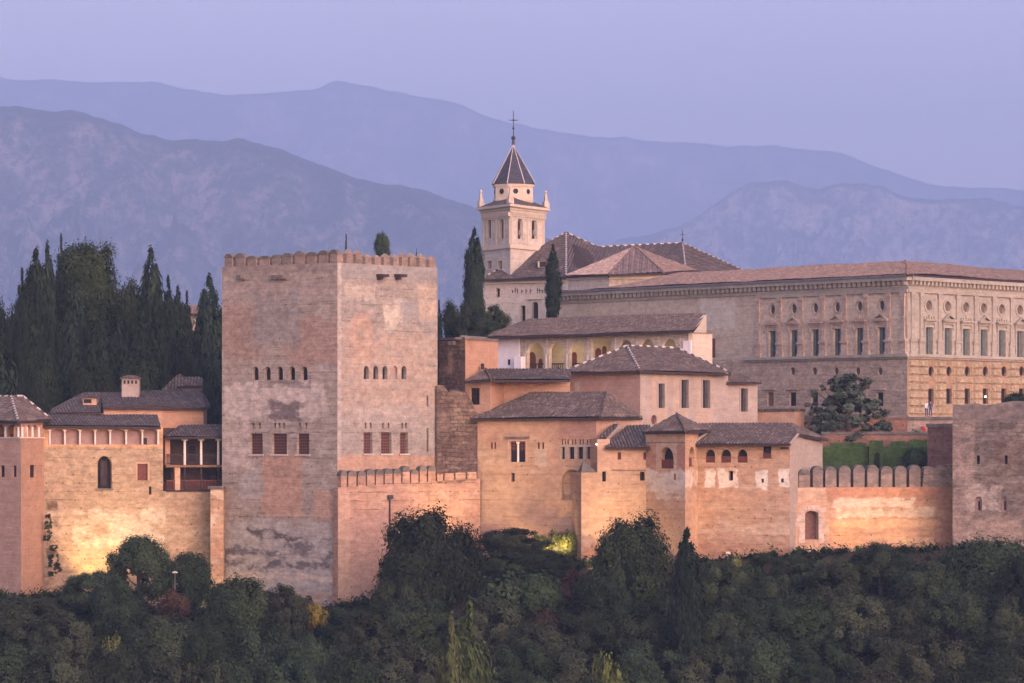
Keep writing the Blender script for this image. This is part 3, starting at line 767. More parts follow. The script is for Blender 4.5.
pl = [wl.patch(222, 338, 283, 300, (.35, .27, .24), .7, .5, 3, .4),
      wl.patch(222, 262, 305, 362, BRN, .85, .5, 4, .36), wl.patch(283, 338, 318, 362, (.35, .235, .185), .85, .5, 5, .36),
      wl.patch(252, 300, 296, 345, GREY, .75, .4, 5, .36), wl.patch(222, 337, 262, 272, (.27, .21, .185), .7, .4, 1.5),
      wl.patch(226, 325, 384, 418, PAL, .75, .6, 4, .4), wl.patch(268, 300, 402, 420, (.16, .125, .125), .75, .5, 3, .38),
      wl.patch(250, 310, 380.5, 388, (.2, .16, .15), .6, .2, .8, .45), wl.patch(246, 258, 382, 400, (.52, .43, .38), .7, .3, 1.5, .4),
      wl.patch(222, 252, 425, 470, (.47, .38, .335), .7, .6, 4, .42), wl.patch(262, 302, 456, 517, (.42, .265, .195), .85, .2, 1.4),
      wl.patch(314, 342, 490, 522, (.42, .27, .2), .8, .25, 1.5), wl.patch(240, 262, 470, 500, (.36, .31, .285), .8, .3, 2),
      wl.patch(222, 337, 522, 600, (.36, .31, .28), .85, .4, 3), wl.patch(244, 310, 530, 540, (.10, .085, .085), .8, .4, 3, .5),
      wl.patch(222, 285, 546, 572, (.12, .10, .105), .75, .5, 4, .5), wl.patch(285, 330, 540, 570, (.13, .11, .11), .75, .5, 4, .5),
      wl.patch(222, 337, 572, 582, (.54, .42, .34), .6, .4, 2, .42), wl.patch(240, 337, 592, 600, (.42, .24, .16), .6, .3, 1, .45)]
pr = [wr.patch(337, 437, 262, 283, (0.264, 0.238, 0.228), .75, .4, 2, .36), wr.patch(345, 375, 285, 300, (0.420, 0.351, 0.301), .7, .4, 2, .42),
      wr.patch(352, 372, 315, 362, (0.392, 0.266, 0.209), .8, .5, 2.5, .38), wr.patch(384, 402, 300, 330, (0.456, 0.390, 0.330), .8, .3, 2, .42),
      wr.patch(418, 437, 284, 320, (0.401, 0.304, 0.238), .7, .4, 2, .4), wr.patch(400, 418, 300, 322, (0.274, 0.247, 0.238), .7, .5, 2, .4),
      wr.patch(340, 437, 330, 415, (0.383, 0.275, 0.218), .55, .8, 4, .42), wr.patch(337, 437, 405, 425, (0.347, 0.295, 0.267), .6, .6, 3, .42),
      wr.patch(337, 437, 455, 478, (0.392, 0.251, 0.184), .85, .3, 1.0), wr.patch(412, 436, 425, 455, (0.328, 0.285, 0.257), .7, .3, 1, .42),
      wr.patch(337, 341.5, 262, 460, (0.456, 0.390, 0.359), .5, .2, .5, .4)]
ml = wall_mat('tower_shaded_face', (.345, .275, .23), (.335, .265, .22), (.44, .375, .33), .5, .5, .4, .6, .3, patches=pl, seed=31, streak=.3)
mr = wall_mat('tower_west_face', (.305, .25, .22), (.285, .245, .22), (.375, .325, .295), .4, .5, .35, .55, .26, patches=pr, seed=32, streak=.25)
mb.build('wall', [ml, mr], b)
for o in L1: opening(b, wl, o, depth=.4, reveal=ml)
for k, o in enumerate(R1): opening(b, wr, o, depth=.4 if k != 3 else .25, reveal=mr, pane='dark' if k != 3 else 'mauve')
for o in L2: opening(b, wl, o, 'lattice_window', pane='lattice', depth=.35, reveal=ml, sill=W['church'])
for o in R2: opening(b, wr, o, 'lattice_window', pane='lattice', depth=.35, reveal=mr, sill=W['church'])
for o in L3: opening(b, wl, o, 'transom_window', pane='lattice', depth=.3, reveal=ml)
for o in R3: opening(b, wr, o, 'transom_window', pane='lattice', depth=.3, reveal=mr)
for o in RS: opening(b, wr, o, 'slit', depth=.4, reveal=mr)
# battlements with a low parapet
def spans(w, edges): return [(w.U(a), w.U(c)) for a, c in edges]
lm = [(224.6, 232.2), (235.2, 244.6), (247.2, 256.2), (259.4, 269), (271.6, 280.6), (282, 291.6), (294.6, 304), (306.6, 316), (318.6, 327.6), (330, 337.4)]
rm = [(338.2, 343.2), (346.8, 353.2), (356.2, 362.2), (365.6, 371.4), (374.8, 380.6), (384, 390), (393.4, 398.8), (402, 407.6), (410.2, 416), (419.6, 425.6), (429.4, 435.6)]
ztl = lambda u: zt + 1.3
mm = [W['merlon'], W['merlon']]
merlons(b, wl, spans(wl, lm), lambda u: zt + 1.32, zt, .5, [W['merlon'], W['cap']])
merlons(b, wr, spans(wr, rm), lambda u: zt + 1.32, zt, .6, [W['merlon'], W['merlon']], 'point')
bk = Wall((437.5-20, 424), (222-6, 421), raw=False)
for px in (242, 277, 284, ): 
    m = MB(); u = wl.U(px); z = wl.Z(px, 279.5); wl.box(m, u-.35, u+.25, z, z+.45, -.02, .5); wl.box(m, u+.3, u+.6, z-.05, z+.15, -.02, .35); m.build('corbel', W['cap'], b)
for px in (380, 398):
    m = MB(); u = wr.U(px); z = wr.Z(px, 277); wr.box(m, u-.6, u+.6, z, z+.28, -.02, .75); wr.box(m, u-.5, u-.1, z-.3, z, -.02, .5); m.build('corbel', M['darkwood'], b)

# ---- merloned wall at the foot of the tower, running right
b = thing('merloned_wall', 'warm red rampart wall with pointed merlons, in front of the big tower\'s right foot', 'wall', (*G(400, 404), -14))
w = Wall((338, 399.2), (480, 408.6)); mb = MB(); zt = lambda px: w.Z(px, 488)
zz = w.Z(400, 487.5); zl, zr = w.Z(338, 487.5), w.Z(480, 478.5)
o1 = [(0, ZB), (w.len, ZB), (w.len, zr), (0, zl)]
w.face(mb, o1, (), 0); mb.poly([w.pt(0, zl, 0), w.pt(w.len, zr, 0), w.pt(w.len, zr, -1), w.pt(0, zl, -1)], 0)
mb.poly([w.pt(0, ZB, -1), w.pt(0, ZB, 0), w.pt(0, zl, 0), w.pt(0, zl, -1)], 0)
pw = [w.patch(338, 350, 490, 600, (.43, .28, .205), .7, .3, 1), w.patch(352, 388, 510, 600, (.36, .22, .175), .7, .4, 2)]
stk = []
mw = wall_mat('red_rampart_earth', (.4, .24, .175), (.37, .215, .15), (.47, .33, .25), .5, .5, .35, .7, .26, patches=pw, seed=33, streak=.5)
mb.build('wall', mw, b)
mer = [(341, 346.6), (348.4, 356.4), (358, 365.6), (367, 374.6), (376, 383.4), (384.8, 392.4), (393.8, 401.2), (402.6, 409.8), (411.2, 418.4), (419.8, 426.8), (428.2, 435.6), (437.2, 443), (444.8, 454), (455.6, 465.6), (467.4, 476.6)]
def ztm(u): return zl + (zr - zl) * (u / w.len) + (1.62 if u < w.U(436) else 1.0)
merlons(b, w, spans(w, mer[:11]), ztm, lambda u: zl + (zr-zl)*(u/w.len), .7, [mw, W['cap']], 'round')
for (a, c) in mer[11:]:
    m = MB(); u0, u1 = w.U(a), w.U(c); zb = zl + (zr-zl)*(u0/w.len)-.2; w.box(m, u0, u1, zb, zb + .95, -.7, 0); m.build('merlon', mw, b)
b2 = thing('drainpipe', 'dark drainpipe running down the red merloned wall beside the tall dark tree', 'pipe', w.pt(w.U(389), -10, .1))
m = MB(); u = w.U(389.3); m.tube(w.pt(u, -16, .12), w.pt(u, w.Z(389, 499), .12), .08, .08, 8); w.box(m, u-.25, u+.3, w.Z(389, 499), w.Z(389, 495), .0, .3)
m.build('pipe', M['iron'], b2)

# ---- ruined brick tower between the big tower and the palace
b = thing('ruined_tower', 'dark crumbling brick tower with one sunlit orange side, right of the big tower', 'tower', (*G(465, 414), -8))
wl = Wall((439, 416.5), (465.3, 412.5)); wr = Wall((465.3, 412.5), (498, 421)); mb = MB()
zt = Zp(339.5, 412.5)
wl.face(mb, [(0, -12), (wl.len, -12), (wl.len, zt), (0, zt-.1)], (), 0); wr.face(mb, [(0, -12), (wr.len, -12), (wr.len, zt), (0, zt)], (), 1)
mb.prism([tuple(wl.A), tuple(wl.B), tuple(wr.B), (wl.A.x+6, wr.B.y+6)], -12, zt, 0, skip=(0, 1))
mbk = wall_mat('crumbling_dark_brick', (.17, .105, .08), (.135, .085, .068), (.27, .18, .135), .5, .55, .5, 0, .45, .9, patches=[wl.patch(448, 453, 345, 375, (.36, .22, .15), .7, .3, 1.5, .42)], seed=34)
mb.build('wall', [mbk, W['plaster_orange']], b)
m = MB()
wl.box(m, -.1, wl.len+.1, zt+.003, zt+.25, -1.2, .12); wr.box(m, .12, wr.len, zt+.003, zt+.25, -1.2, .12)
for k in range(9): m.box(wr.pt(.4+k*.8, zt+.25, -.5), (.4, .5, .18), 0)
m.build('coping', W['cap'], b)
m = MB(); w2 = Wall((436.5, 411.6), (478.5, 409.5)); zz = w2.Z(455, 398)
prof = [(0, -12), (w2.len, -12), (w2.len, w2.Z(470, 415)), (w2.U(470), w2.Z(470, 412)), (w2.U(466), w2.Z(466, 402)), (w2.U(460), w2.Z(460, 392)), (w2.U(450), w2.Z(450, 390)), (w2.U(446), w2.Z(446, 397)), (0, w2.Z(440, 385))]
w2.extr(m, prof, -1.5, 0, 0)
m.build('rubble_wall', wall_mat('rubble_brick_lower', (.2, .13, .1), (.16, .105, .085), (.31, .225, .175), .6, .8, .5, .3, .42, .9, seed=35), b)
m = MB(); c = wl.pt(wl.U(453), wl.Z(453, 343), 0); wl.box(m, wl.U(450.5), wl.U(456), c.z-.2, c.z+.2, -.02, .35); m.build('corbel', W['stone'], b)
# ---- main palace front with the twin window
b = thing('palace_wing', 'ochre palace wing with wide hip roof and small twin-arched window, centre of the ramparts', 'building', (*G(590, 408), -12))
w = Wall((477.5, 409.4), (596.3, 403.6)); wr = Wall((596.3, 403.6), (643, 411)); mb = MB()
zt = w.Z(560, 418.6)
tw = outline(w, 'rect', 509.4, 525.6, 441.4, 462); sA = outline(w, 'rect', 511, 514.6, 473, 481.6); sB = outline(w, 'rect', 570.6, 574.6, 471.6, 481.6)
row = [outline(w, 'rect', a, c, 447, 459) for a, c in ((561.4, 565), (568.8, 574.4), (577.6, 583.2), (586.6, 592.4))]
tr = [outline(w, 'arch', c-.75, c+.75, 439, 444.5) for c in (562.5, 565.3, 568, 572.5, 575.3, 580, 583, 587.4, 590.5, 593)]
tr2 = [outline(w, 'arch', c-1.1, c+1.1, 442, 449) for c in (491.6, 495, 538.5, 543)]
nich = outline(w, 'arch', 561.5, 582, 469.5, 500)
nich = [(q[0], max(q[1], w.Z(570, 500))) for q in nich]
w.face(mb, [(0, ZB), (w.len, ZB), (w.len, zt), (0, zt)], [tw, sA] + row + tr + tr2 + [nich], 0)
wr.face(mb, [(0, ZB), (wr.len, ZB), (wr.len, zt), (0, zt)], (), 1)
mb.prism([tuple(w.A), tuple(w.B), tuple(wr.B), (w.A.x+5, wr.B.y+4)], ZB, zt, 0, skip=(0, 1))
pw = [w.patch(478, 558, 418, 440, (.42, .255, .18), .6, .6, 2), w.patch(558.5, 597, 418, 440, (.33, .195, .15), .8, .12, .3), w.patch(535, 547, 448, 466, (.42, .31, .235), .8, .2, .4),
      w.patch(486, 500, 436, 452, (.38, .22, .16), .6, .3, 1, .4), w.patch(548, 560, 420, 520, (.42, .255, .175), .4, .3, .6), w.patch(478, 510, 525, 560, (.34, .2, .155), .7, .6, 3, .4)]
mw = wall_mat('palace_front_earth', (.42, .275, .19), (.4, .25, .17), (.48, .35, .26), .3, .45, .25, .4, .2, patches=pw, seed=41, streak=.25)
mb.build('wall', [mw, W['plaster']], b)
opening(b, w, tw, 'twin_window', depth=.45, reveal=mw, mullion='column', surround=W['plaster'], lintel=W['cap'])
for o in (sA,): opening(b, w, o, 'slit', depth=.6, reveal=mw)
for o in row: opening(b, w, o, depth=.4, reveal=mw, mullion='frame', surround=W['pink'])
for o in tr: opening(b, w, o, 'transom_window', depth=.2, reveal=mw, pane='wood')
for o in tr2: opening(b, w, o, 'transom_window', depth=.15, reveal=mw, pane='wood')
p = opening(b, w, nich, 'niche', depth=.55, reveal=mw, pane='ochrewood')
p.data.materials[1] = mw
m = MB(); us = [q[0] for q in sB]; w.box(m, us[0], us[1], sB[0][1], sB[2][1], -.54, -.5); m.build('slit', M['dark'], p)
A0, A1, A2 = P3(470.5, 419.4, 409.2), P3(601, 417.6, 402.6), P3(642.8, 417.6, 410.6)
r0, r1 = P3(532, 392.8, 412.5), P3(606, 392.4, 409)
roof_part(b, [[A0, A1, r1, r0], [A1, A2, r1], [P3(473, 418, 420), A0, r0]], M['roof'], caps=[(A1, r1)], white=False)

# ---- lit projecting bastion below the lean-to roof
b = thing('lit_bastion', 'tall warmly lit wall block under a lean-to roof, left of the arched pavilion', 'wall', (*G(615, 402), -12))
w = Wall((581.3, 400.6), (648, 402)); mb = MB()
sl = outline(w, 'rect', 602.2, 606, 471.6, 481.6); s2 = outline(w, 'rect', 640, 644.8, 471.8, 480.6)
h1 = outline(w, 'rect', 617.6, 621, 452.4, 459.6); h2 = outline(w, 'rect', 643.4, 647, 452.4, 459.8)
uA = w.U(597.4); zA, zB_ = w.Z(590, 472.4), w.Z(620, 446.6)
w.face(mb, [(0, ZB), (w.len, ZB), (w.len, zB_), (uA, zB_), (uA, zA), (0, zA)], [sl, s2, h1, h2], 0)
mb.poly([w.pt(0, ZB, -5), w.pt(0, ZB, 0), w.pt(0, zA, 0), w.pt(0, zA, -5)], 0)
mb.poly([w.pt(uA, zA, -5), w.pt(uA, zA, 0), w.pt(uA, zB_, 0), w.pt(uA, zB_, -5)], 0)
mb.poly([w.pt(0, zA, 0), w.pt(uA, zA, 0), w.pt(uA, zA, -5), w.pt(0, zA, -5)], 0)
mb.poly([w.pt(uA, zB_, 0), w.pt(w.len, zB_, 0), w.pt(w.len, zB_, -6), w.pt(uA, zB_, -6)], 0)
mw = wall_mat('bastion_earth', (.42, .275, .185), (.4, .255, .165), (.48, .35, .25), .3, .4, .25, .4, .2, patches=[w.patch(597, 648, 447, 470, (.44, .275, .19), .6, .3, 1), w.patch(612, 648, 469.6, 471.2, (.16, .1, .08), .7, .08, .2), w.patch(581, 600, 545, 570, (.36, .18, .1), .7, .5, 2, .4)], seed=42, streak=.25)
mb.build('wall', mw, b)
for o in (sl, s2): opening(b, w, o, 'slit', depth=.6, reveal=mw)
for o in (h1, h2): opening(b, w, o, 'window', pane='wood', depth=.25, reveal=mw)
m = MB(); p0, p1 = w.pt(0, zA+.003, .05), w.pt(uA-.1, zA+.003, .05); q0 = w.pt(.05, zA+.003, -2); q1 = w.pt(uA-.1, zA+.003, -2)
t0, t1 = w.pt(w.U(586), w.Z(586, 461), -1.4), w.pt(w.U(588.5), w.Z(586, 461), -1.4)
m.poly([p0, p1, t1, t0], 0); m.poly([p1, q1, t1], 0); m.poly([q0, p0, t0], 0); m.build('coping', W['cap'], b)
roof_part(b, [[P3(605, 447.2, 400.6), P3(650, 447.4, 401.2), P3(650, 426, 407.5), P3(627, 426, 407)]], M['roof_dark'])
roof_part(b, [[P3(596.6, 438.6, 401.6), P3(606.4, 438.6, 401.6), P3(619, 424.6, 405.6), P3(613.6, 424.6, 405.6)]], M['roof_dark'], name='small_roof')
m = MB(); m.box8([P3(606.6, 440, 402), P3(608.4, 440, 402), P3(620.6, 427, 406), P3(618.8, 427, 406), P3(606.6, 437.4, 402), P3(608.4, 437.4, 402), P3(620.6, 424.2, 406), P3(618.8, 424.2, 406)]); m.build('verge', W['pink'], b)
m = MB(); w.box(m, uA, w.U(610), zB_-.1, w.Z(600, 439), -4, -.1); m.build('upper_wall', W['plaster'], b)

# ---- long low wing with single barred window
b = thing('low_wing', 'low wing with long narrow roof and one square barred window, above the wide hip roof', 'building', (*G(500, 416), -8))
wl = Wall((465.5, 411.9), (490.3, 410.2)); wm = Wall((490.3, 410.2), (504, 414)); wr = Wall((504, 414), (570, 413.5)); mb = MB()
zt = Zp(380.6, 411)
win = outline(wl, 'rect', 470.2, 479.8, 388, 404.6)
wl.face(mb, [(0, -12), (wl.len, -12), (wl.len, zt), (0, zt)], [win], 0)
wm.face(mb, [(0, -12), (wm.len, -12), (wm.len, zt), (0, zt)], (), 1)
wr.face(mb, [(0, -12), (wr.len, -12), (wr.len, zt), (0, zt)], (), 2)
mb.prism([tuple(wl.A), tuple(wl.B), tuple(wr.A), tuple(wr.B), (wr.B.x, 424), (wl.A.x+4, 424)], -12, zt, 0, skip=(0, 1, 2))
mb.build('wall', [W['plaster'], W['plaster_orange'], W['plaster_mauve']], b)
opening(b, wl, win, pane='dark', depth=.3, mullion='frame', surround=W['plaster_orange'])
e0, e1, e2 = P3(463.6, 381.4, 411), P3(491, 380.2, 409), P3(571, 380, 411.6)
r0, r1 = P3(485.5, 369.4, 415.5), P3(571, 369.4, 416.5)
roof_part(b, [[e0, e1, r0], [e1, e2, r1, r0]], M['roof'], caps=[(e1, r0)], white=False)
m = MB(); c = r0 + Vector((-.3, .2, 0)); m.box(c, (.35, .35, .3)); m.ball(c + Vector((0, 0, .45)), .2); m.build('finial', M['darkwood'], b)

# ---- big square block with the broad hip roof
b = thing('hip_roof_block', 'tall pink block with broad hip roof and white ridge caps, three tall narrow windows', 'building', (*G(650, 420), -8))
wl = Wall((567.5, 421), (640.2, 414.4)); wr = Wall((640.2, 414.4), (728, 424.6)); we = Wall((727.2, 425.2), (757.5, 428.4)); mb = MB()
zt = Zp(371.3, 414.4)
wins = [outline(wr, 'rect', a, c, t, bb) for a, c, t, bb in ((658.3, 664.4, 383.6, 408), (681, 688.4, 379.8, 408), (702.4, 709.8, 380.2, 408))]
rnd_ = outline(wr, 'round', 651.2, 656.8, 414.8, 425)
wl.face(mb, [(0, -10), (wl.len, -10), (wl.len, zt), (0, zt)], (), 0)
wr.face(mb, [(0, -10), (wr.len, -10), (wr.len, zt), (0, zt)], wins + [rnd_], 1)
mb.prism([tuple(wl.A), tuple(wl.B), tuple(wr.B), (wl.A.x+9, 436)], -10, zt, 0, skip=(0, 1))
mk = wall_mat('block_shaded_plaster', (.4, .265, .22), (.37, .235, .19), (.47, .345, .29), .12, .35, .2, 0, .15, patches=[wl.patch(575, 580, 382, 391, (.42, .38, .37), .8, .25, .5), wl.patch(581, 600, 384, 398, (.35, .225, .185), .5, .4, 1)], seed=43)
mp_ = wall_mat('block_pink_plaster', (.355, .28, .245), (.33, .255, .215), (.42, .345, .315), .1, .4, .12, 0, .12, patches=[wr.patch(c-3, c+12, 374, 425, (.44, .31, .23), .55, .3, 1, .42) for c in (676, 700, 655)], seed=44, streak=.3)
mb.build('wall', [mk, mp_], b)
for o in wins: opening(b, wr, o, pane='glass', depth=.3, mullion='frame', surround=W['pink'], reveal=W['pink'])
opening(b, wr, rnd_, 'round_window', pane='wood', depth=.3, reveal=W['pink'])
mb = MB(); ze = we.Z(740, 381.6); wn = outline(we, 'rect', 740.6, 747.4, 388.4, 411.6)
we.face(mb, [(0, -10), (we.len, -10), (we.len, ze), (0, ze)], [wn], 0)
mb.prism([tuple(we.A), tuple(we.B), (we.B.x-1, we.B.y+7), (we.A.x-1, we.A.y+7)], -10, ze, 0, skip=(0,))
mb.build('annex_wall', mp_, b)
opening(b, we, wn, pane='glass', depth=.3, mullion='frame', surround=W['pink'], reveal=W['pink'])
e0, e1, e2 = P3(562.5, 372.6, 420), P3(640, 371, 413.4), P3(731, 373.8, 423.6)
r0, r1 = P3(627, 346.6, 424), P3(677, 348.8, 428)
roof_part(b, [[e0, e1, r0], [e1, e2, r1, r0]], M['roof'], caps=[(e1, r0), (r0, r1), (r1, e2), (e0, r0)])
roof_part(b, [[P3(727, 382.8, 424.2), P3(761.5, 382, 427.8), P3(731, 372, 429), P3(716, 366, 427.6)]], M['roof'], name='annex_roof')

# ---- arcaded gallery house with white ends
b = thing('arcade_house', 'long white-ended house with seven lit arches under a dark roof, below the church', 'building', (*G(600, 440), -3))
w = Wall((495.7, 447.6), (692, 431.2)); wr = Wall((692, 431.2), (706.5, 437.6)); mb = MB()
zt = w.Z(600, 333.6); zl = Zp(336.2, 447.6)
ar = [outline(w, 'arch', a, c, t, 372) for a, c, t in ((527, 543.4, 342.2), (549, 564, 341.8), (569.3, 584.2, 341.2), (618, 632.6, 339.6), (639.8, 654.2, 338.8), (662, 676.2, 338))]
flat_ = outline(w, 'rect', 590.8, 611.2, 338.6, 372); sm = outline(w, 'rect', 508.6, 511.2, 359.4, 365)
w.face(mb, [(0, -3), (w.len, -3), (w.len, zl), (0, zl)], ar + [flat_, sm], 1)
D = 4.2
lod = Wall(tuple(w.pt(w.U(520), 0, -D)[:2]), tuple(w.pt(w.U(690), 0, -D)[:2]), raw=True)
lod.face(mb, [(0, -3), (lod.len, -3), (lod.len, zl), (0, zl)], (), 2)
mb.poly([w.pt(w.U(520), -3, 0), w.pt(w.U(520), zl, 0), w.pt(w.U(520), zl, -D), w.pt(w.U(520), -3, -D)], 2)
mb.poly([w.pt(w.U(690), -3, 0), w.pt(w.U(690), zl, 0), w.pt(w.U(690), zl, -D), w.pt(w.U(690), -3, -D)], 2)
zfl = w.Z(600, 371)
mb.poly([w.pt(0, zfl-1.0, -.3), w.pt(w.len, zfl-1.0, -.3), w.pt(w.len, zfl-1.0, -D), w.pt(0, zfl-1.0, -D)], 2)
mb.poly([w.pt(0, zl-.01, -.3), w.pt(w.len, zl-.01, -.3), w.pt(w.len, zl-.01, -D), w.pt(0, zl-.01, -D)], 3)
mb.poly([w.pt(0, -3, 0), w.pt(0, zl, 0), w.pt(0, zl, -9), w.pt(0, -3, -9)], 0)
mb.build('wall', [M['white'], W['church'], W['cream'], M['ochrewood']], b)
gb = MB(); zr0, zr1 = wr.Z(692, 331.5), wr.Z(705.5, 314.6)
wr.extr(gb, [(0, -3), (wr.len, -3), (wr.len, zr1), (0, zr0)], -.4, 0, 0); gb.build('gable', W['cream'], b)
m = MB(); w.box(m, .02, w.U(520), -3, zl-.05, .003, .14, 0); m.build('white_wall', M['white'], b); m = MB(); w.box(m, w.U(683.6), w.len-.02, -3, zl-.9, .003, .14, 0); m.build('white_wall', M['white'], b); m = MB(); w.box(m, w.U(519), w.U(526), -3, w.Z(522, 356.8), .14, .9, 0)
m.build('white_wall', M['white'], b)
m = MB(); w.box(m, w.U(508.8), w.U(511), w.Z(509, 365), w.Z(509, 359.4), .1, .15); m.build('window', M['dark'], b)
for o in ar + [flat_]:
    mb = MB(); n = len(o)
    for k in range(n):
        a, c = o[k], o[(k+1) % n]; mb.poly([w.pt(*a, 0), w.pt(*a, -.5), w.pt(*c, -.5), w.pt(*c, 0)], 0)
    mb.build('archway', W['church'], b)
for px in (525, 546.2, 566.8, 587.4, 614.5, 636.2, 658, 679.6):
    m = MB(); u = w.U(px); z0, z1 = w.Z(px, 371), w.Z(px, 352)
    w.box(m, u-.14, u+.14, z1, zl-.3, .003, .08, 0); m.tube(w.pt(u, z0, .05), w.pt(u, z1-.2, .05), .17, .14, 8); w.box(m, u-.28, u+.28, z1-.2, z1+.15, -.2, .16, 0); m.build('column', W['church'], b)
m = MB(); u0, u1 = w.U(527), w.U(590); zr_ = w.Z(560, 363.6)
w.box(m, u0, u1, zr_-.08, zr_+.06, -.6, -.5); k = u0
while k < u1: w.box(m, k, k+.06, zr_-1.4, zr_-.08, -.57, -.52); k += .28
m.build('railing', M['darkwood'], b)
for px, py0, py1, wd in ((598, 348, 372, 6), (604, 346, 372, 4), (574, 352, 372, 5)):
    o = outline(lod, 'arch', px-wd/2+.5, px+wd/2+.5, py0, py1); m = MB(); lod.extr(m, o, .0, .06, 0); m.build('door', M['wood'], b)
sw_ = Wall(tuple(w.pt(w.U(520.5), 0, -.3)[:2]), tuple(w.pt(w.U(520.5), 0, -D)[:2]), raw=True)
for a, c, py0 in ((528.2, 535.4, 352), (538.6, 542, 358.6)):
    m = MB(); sw_.extr(m, outline(sw_, 'arch', a, c, py0, 371), .003, .07, 0); m.build('door', M['wood'], b)
e0, e1 = P3(486.4, 337, 446.4), P3(693.4, 330.6, 429.8); r0, r1 = P3(531, 318.8, 452.5), P3(706.5, 313.2, 439)
roof_part(b, [[e0, e1, r1, r0], [P3(494, 333, 459), e0, r0]], M['roof'])
# three small hanging lamps light the arcade
LAMPS = []
for px, en in ((537, 110), (556.5, 170), (577, 120), (625, 40), (647, 60), (669, 90)):
    u = w.U(px); q = w.pt(u, w.Z(px, 348.5), -2.2); LAMPS.append((q, en))

# ---- church with bell tower
b = thing('church', 'pale church with slate-spired bell tower and big brown hip roofs, highest on the hill', 'church', (*G(530, 535), -3))
wl = Wall((482.3, 536.5), (510.4, 528.5)); wr = Wall((510.4, 528.5), (544.4, 538)); mb = MB()
zc = Zp(209.5, 528.5); zs = Zp(247, 528.5)
arL = [outline(wl, 'arch', c-2.1, c+2.1, 219, 238.6) for c in (489.2, 501.7)]; arR = [outline(wr, 'arch', c-2.8, c+2.8, 218.6, 239) for c in (520, 534.2)]
sqL = [outline(wl, 'rect', c-2.1, c+2.1, 261, 269) for c in (489.7, 500.4)]
wl.face(mb, [(0, 4), (wl.len, 4), (wl.len, zc), (0, zc)], arL + sqL, 0); wr.face(mb, [(0, 4), (wr.len, 4), (wr.len, zc), (0, zc)], arR, 0)
bk = wl.A + (wr.B - wr.A)
mb.prism([tuple(wl.A), tuple(wl.B), tuple(wr.B), tuple(bk)], 4, zc, 0, skip=(0, 1))
mb.build('tower_wall', W['church'], b)
for o in arL: opening(b, wl, o, 'bell_window', depth=.4, reveal=W['church'], surround=W['cream'])
for o in arR:
    p = opening(b, wr, o, 'bell_window', depth=.4, reveal=W['church'], surround=W['cream'])
    m = MB(); u = (o[0][0]+o[1][0])/2; z = o[0][1]+.5; q = wr.pt(u, z, -.1); m.tube(q, q + Vector((0, 0, .55)), .34, .2, 10); m.tube(q + Vector((0, 0, .55)), q + Vector((0, 0, .75)), .2, .06, 10); m.build('bell', M['lead'], p)
for o in sqL: opening(b, wl, o, depth=.5, reveal=W['church'], surround=W['cream'], sill=W['cream'])
m = MB()
def band(m, z0, z1, out, mat=0):
    c = [wl.A, wl.B, wr.B, bk]; cen = (wl.A + wr.B) / 2
    pts = [cen + (q - cen) * (1 + out / 4.0) for q in c]
    m.prism([tuple(q) for q in pts], z0, z1, mat); m.poly([(q.x, q.y, z0) for q in pts][::-1], mat)
band(m, zs-.15, zs+.15, .25); band(m, zs+.15, zs+.4, .12); band(m, zc-1.1, zc-.85, .12)
band(m, zc+.002, zc+.35, .35); band(m, zc+.35, zc+.7, .75); band(m, zc-.3, zc-.002, .2)
for w_ in (wl, wr):
    k = .3
    while k < w_.len - .2: w_.box(m, k, k+.25, zc-.85, zc-.3, .0, .3); k += .55
    for u in (.35, w_.len/2, w_.len-.35): w_.box(m, u-.22, u+.22, zs+.4, zc-1.1, .0, .12)
m.build('cornice', W['cream'], b)
m = MB(); cen = (wl.A + wr.B) / 2; z1 = zc + .7
c4 = [cen + (q - cen) * 1.19 for q in (wl.A, wl.B, wr.B, bk)]
for k in range(4):
    a, c = c4[k], c4[(k+1) % 4]; m.poly([(a.x, a.y, z1), (c.x, c.y, z1), (cen.x, cen.y, z1+1.8)], 0)
m.build('skirt_roof', M['roof_dark'], b)
def octo(r, z): return [(cen.x + r*math.cos(t), cen.y + r*math.sin(t), z) for t in [math.pi/8 + math.pi/4*k + .12 for k in range(8)]]
zd = Zp(184.5, 537); rd = 2.72
m = MB(); A, B_ = octo(rd, z1+.1), octo(rd, zd)
for k in range(8): m.poly([A[k], A[(k+1) % 8], B_[(k+1) % 8], B_[k]], 0)
for zz_, rr, h in ((z1+.9, rd+.12, .25), (zd-.35, rd+.16, .33)):
    P, Q = octo(rr, zz_), octo(rr, zz_+h)
    for k in range(8): m.poly([P[k], P[(k+1) % 8], Q[(k+1) % 8], Q[k]], 0)
    m.poly(Q, 0); m.poly(P[::-1], 0)
m.build('drum', W['cream'], b)
for k in range(8):
    a, c = Vector(A[k]), Vector(A[(k+1) % 8]); q = (a + c) / 2; nn = Vector((q.x-cen.x, q.y-cen.y, 0)).normalized()
    if nn.y > .3: continue
    m = MB(); q.z = Zp(190.8, 534); m.tube(q - nn*.1, q + nn*.03, .36, .36, 12); m.build('round_window', M['dark'], b)
    m = MB(); m.tube(q - nn*.1, q + nn*.02, .52, .52, 12); m.build('surround', W['church'], b)
ap = Vector((cen.x, cen.y, Zp(144.5, 537))); S0 = octo(rd+.35, zd+.02)
m = MB()
for k in range(8): m.poly([S0[k], S0[(k+1) % 8], ap], 0)
m.poly(S0[::-1], 0); sp = m.build('spire', M['slate'], b)
m = MB()
for k in range(8): m.tube(S0[k], ap, .065, .04, 5)
m.build('rib', M['mortar'], sp)
m = MB(); m.tube(ap, ap + Vector((0, 0, 1.2)), .22, .1, 8); m.ball(ap + Vector((0, 0, .9)), .3); m.tube(ap + Vector((0, 0, 1)), (ap.x, ap.y, Zp(110.5, 537)), .07, .045, 6)
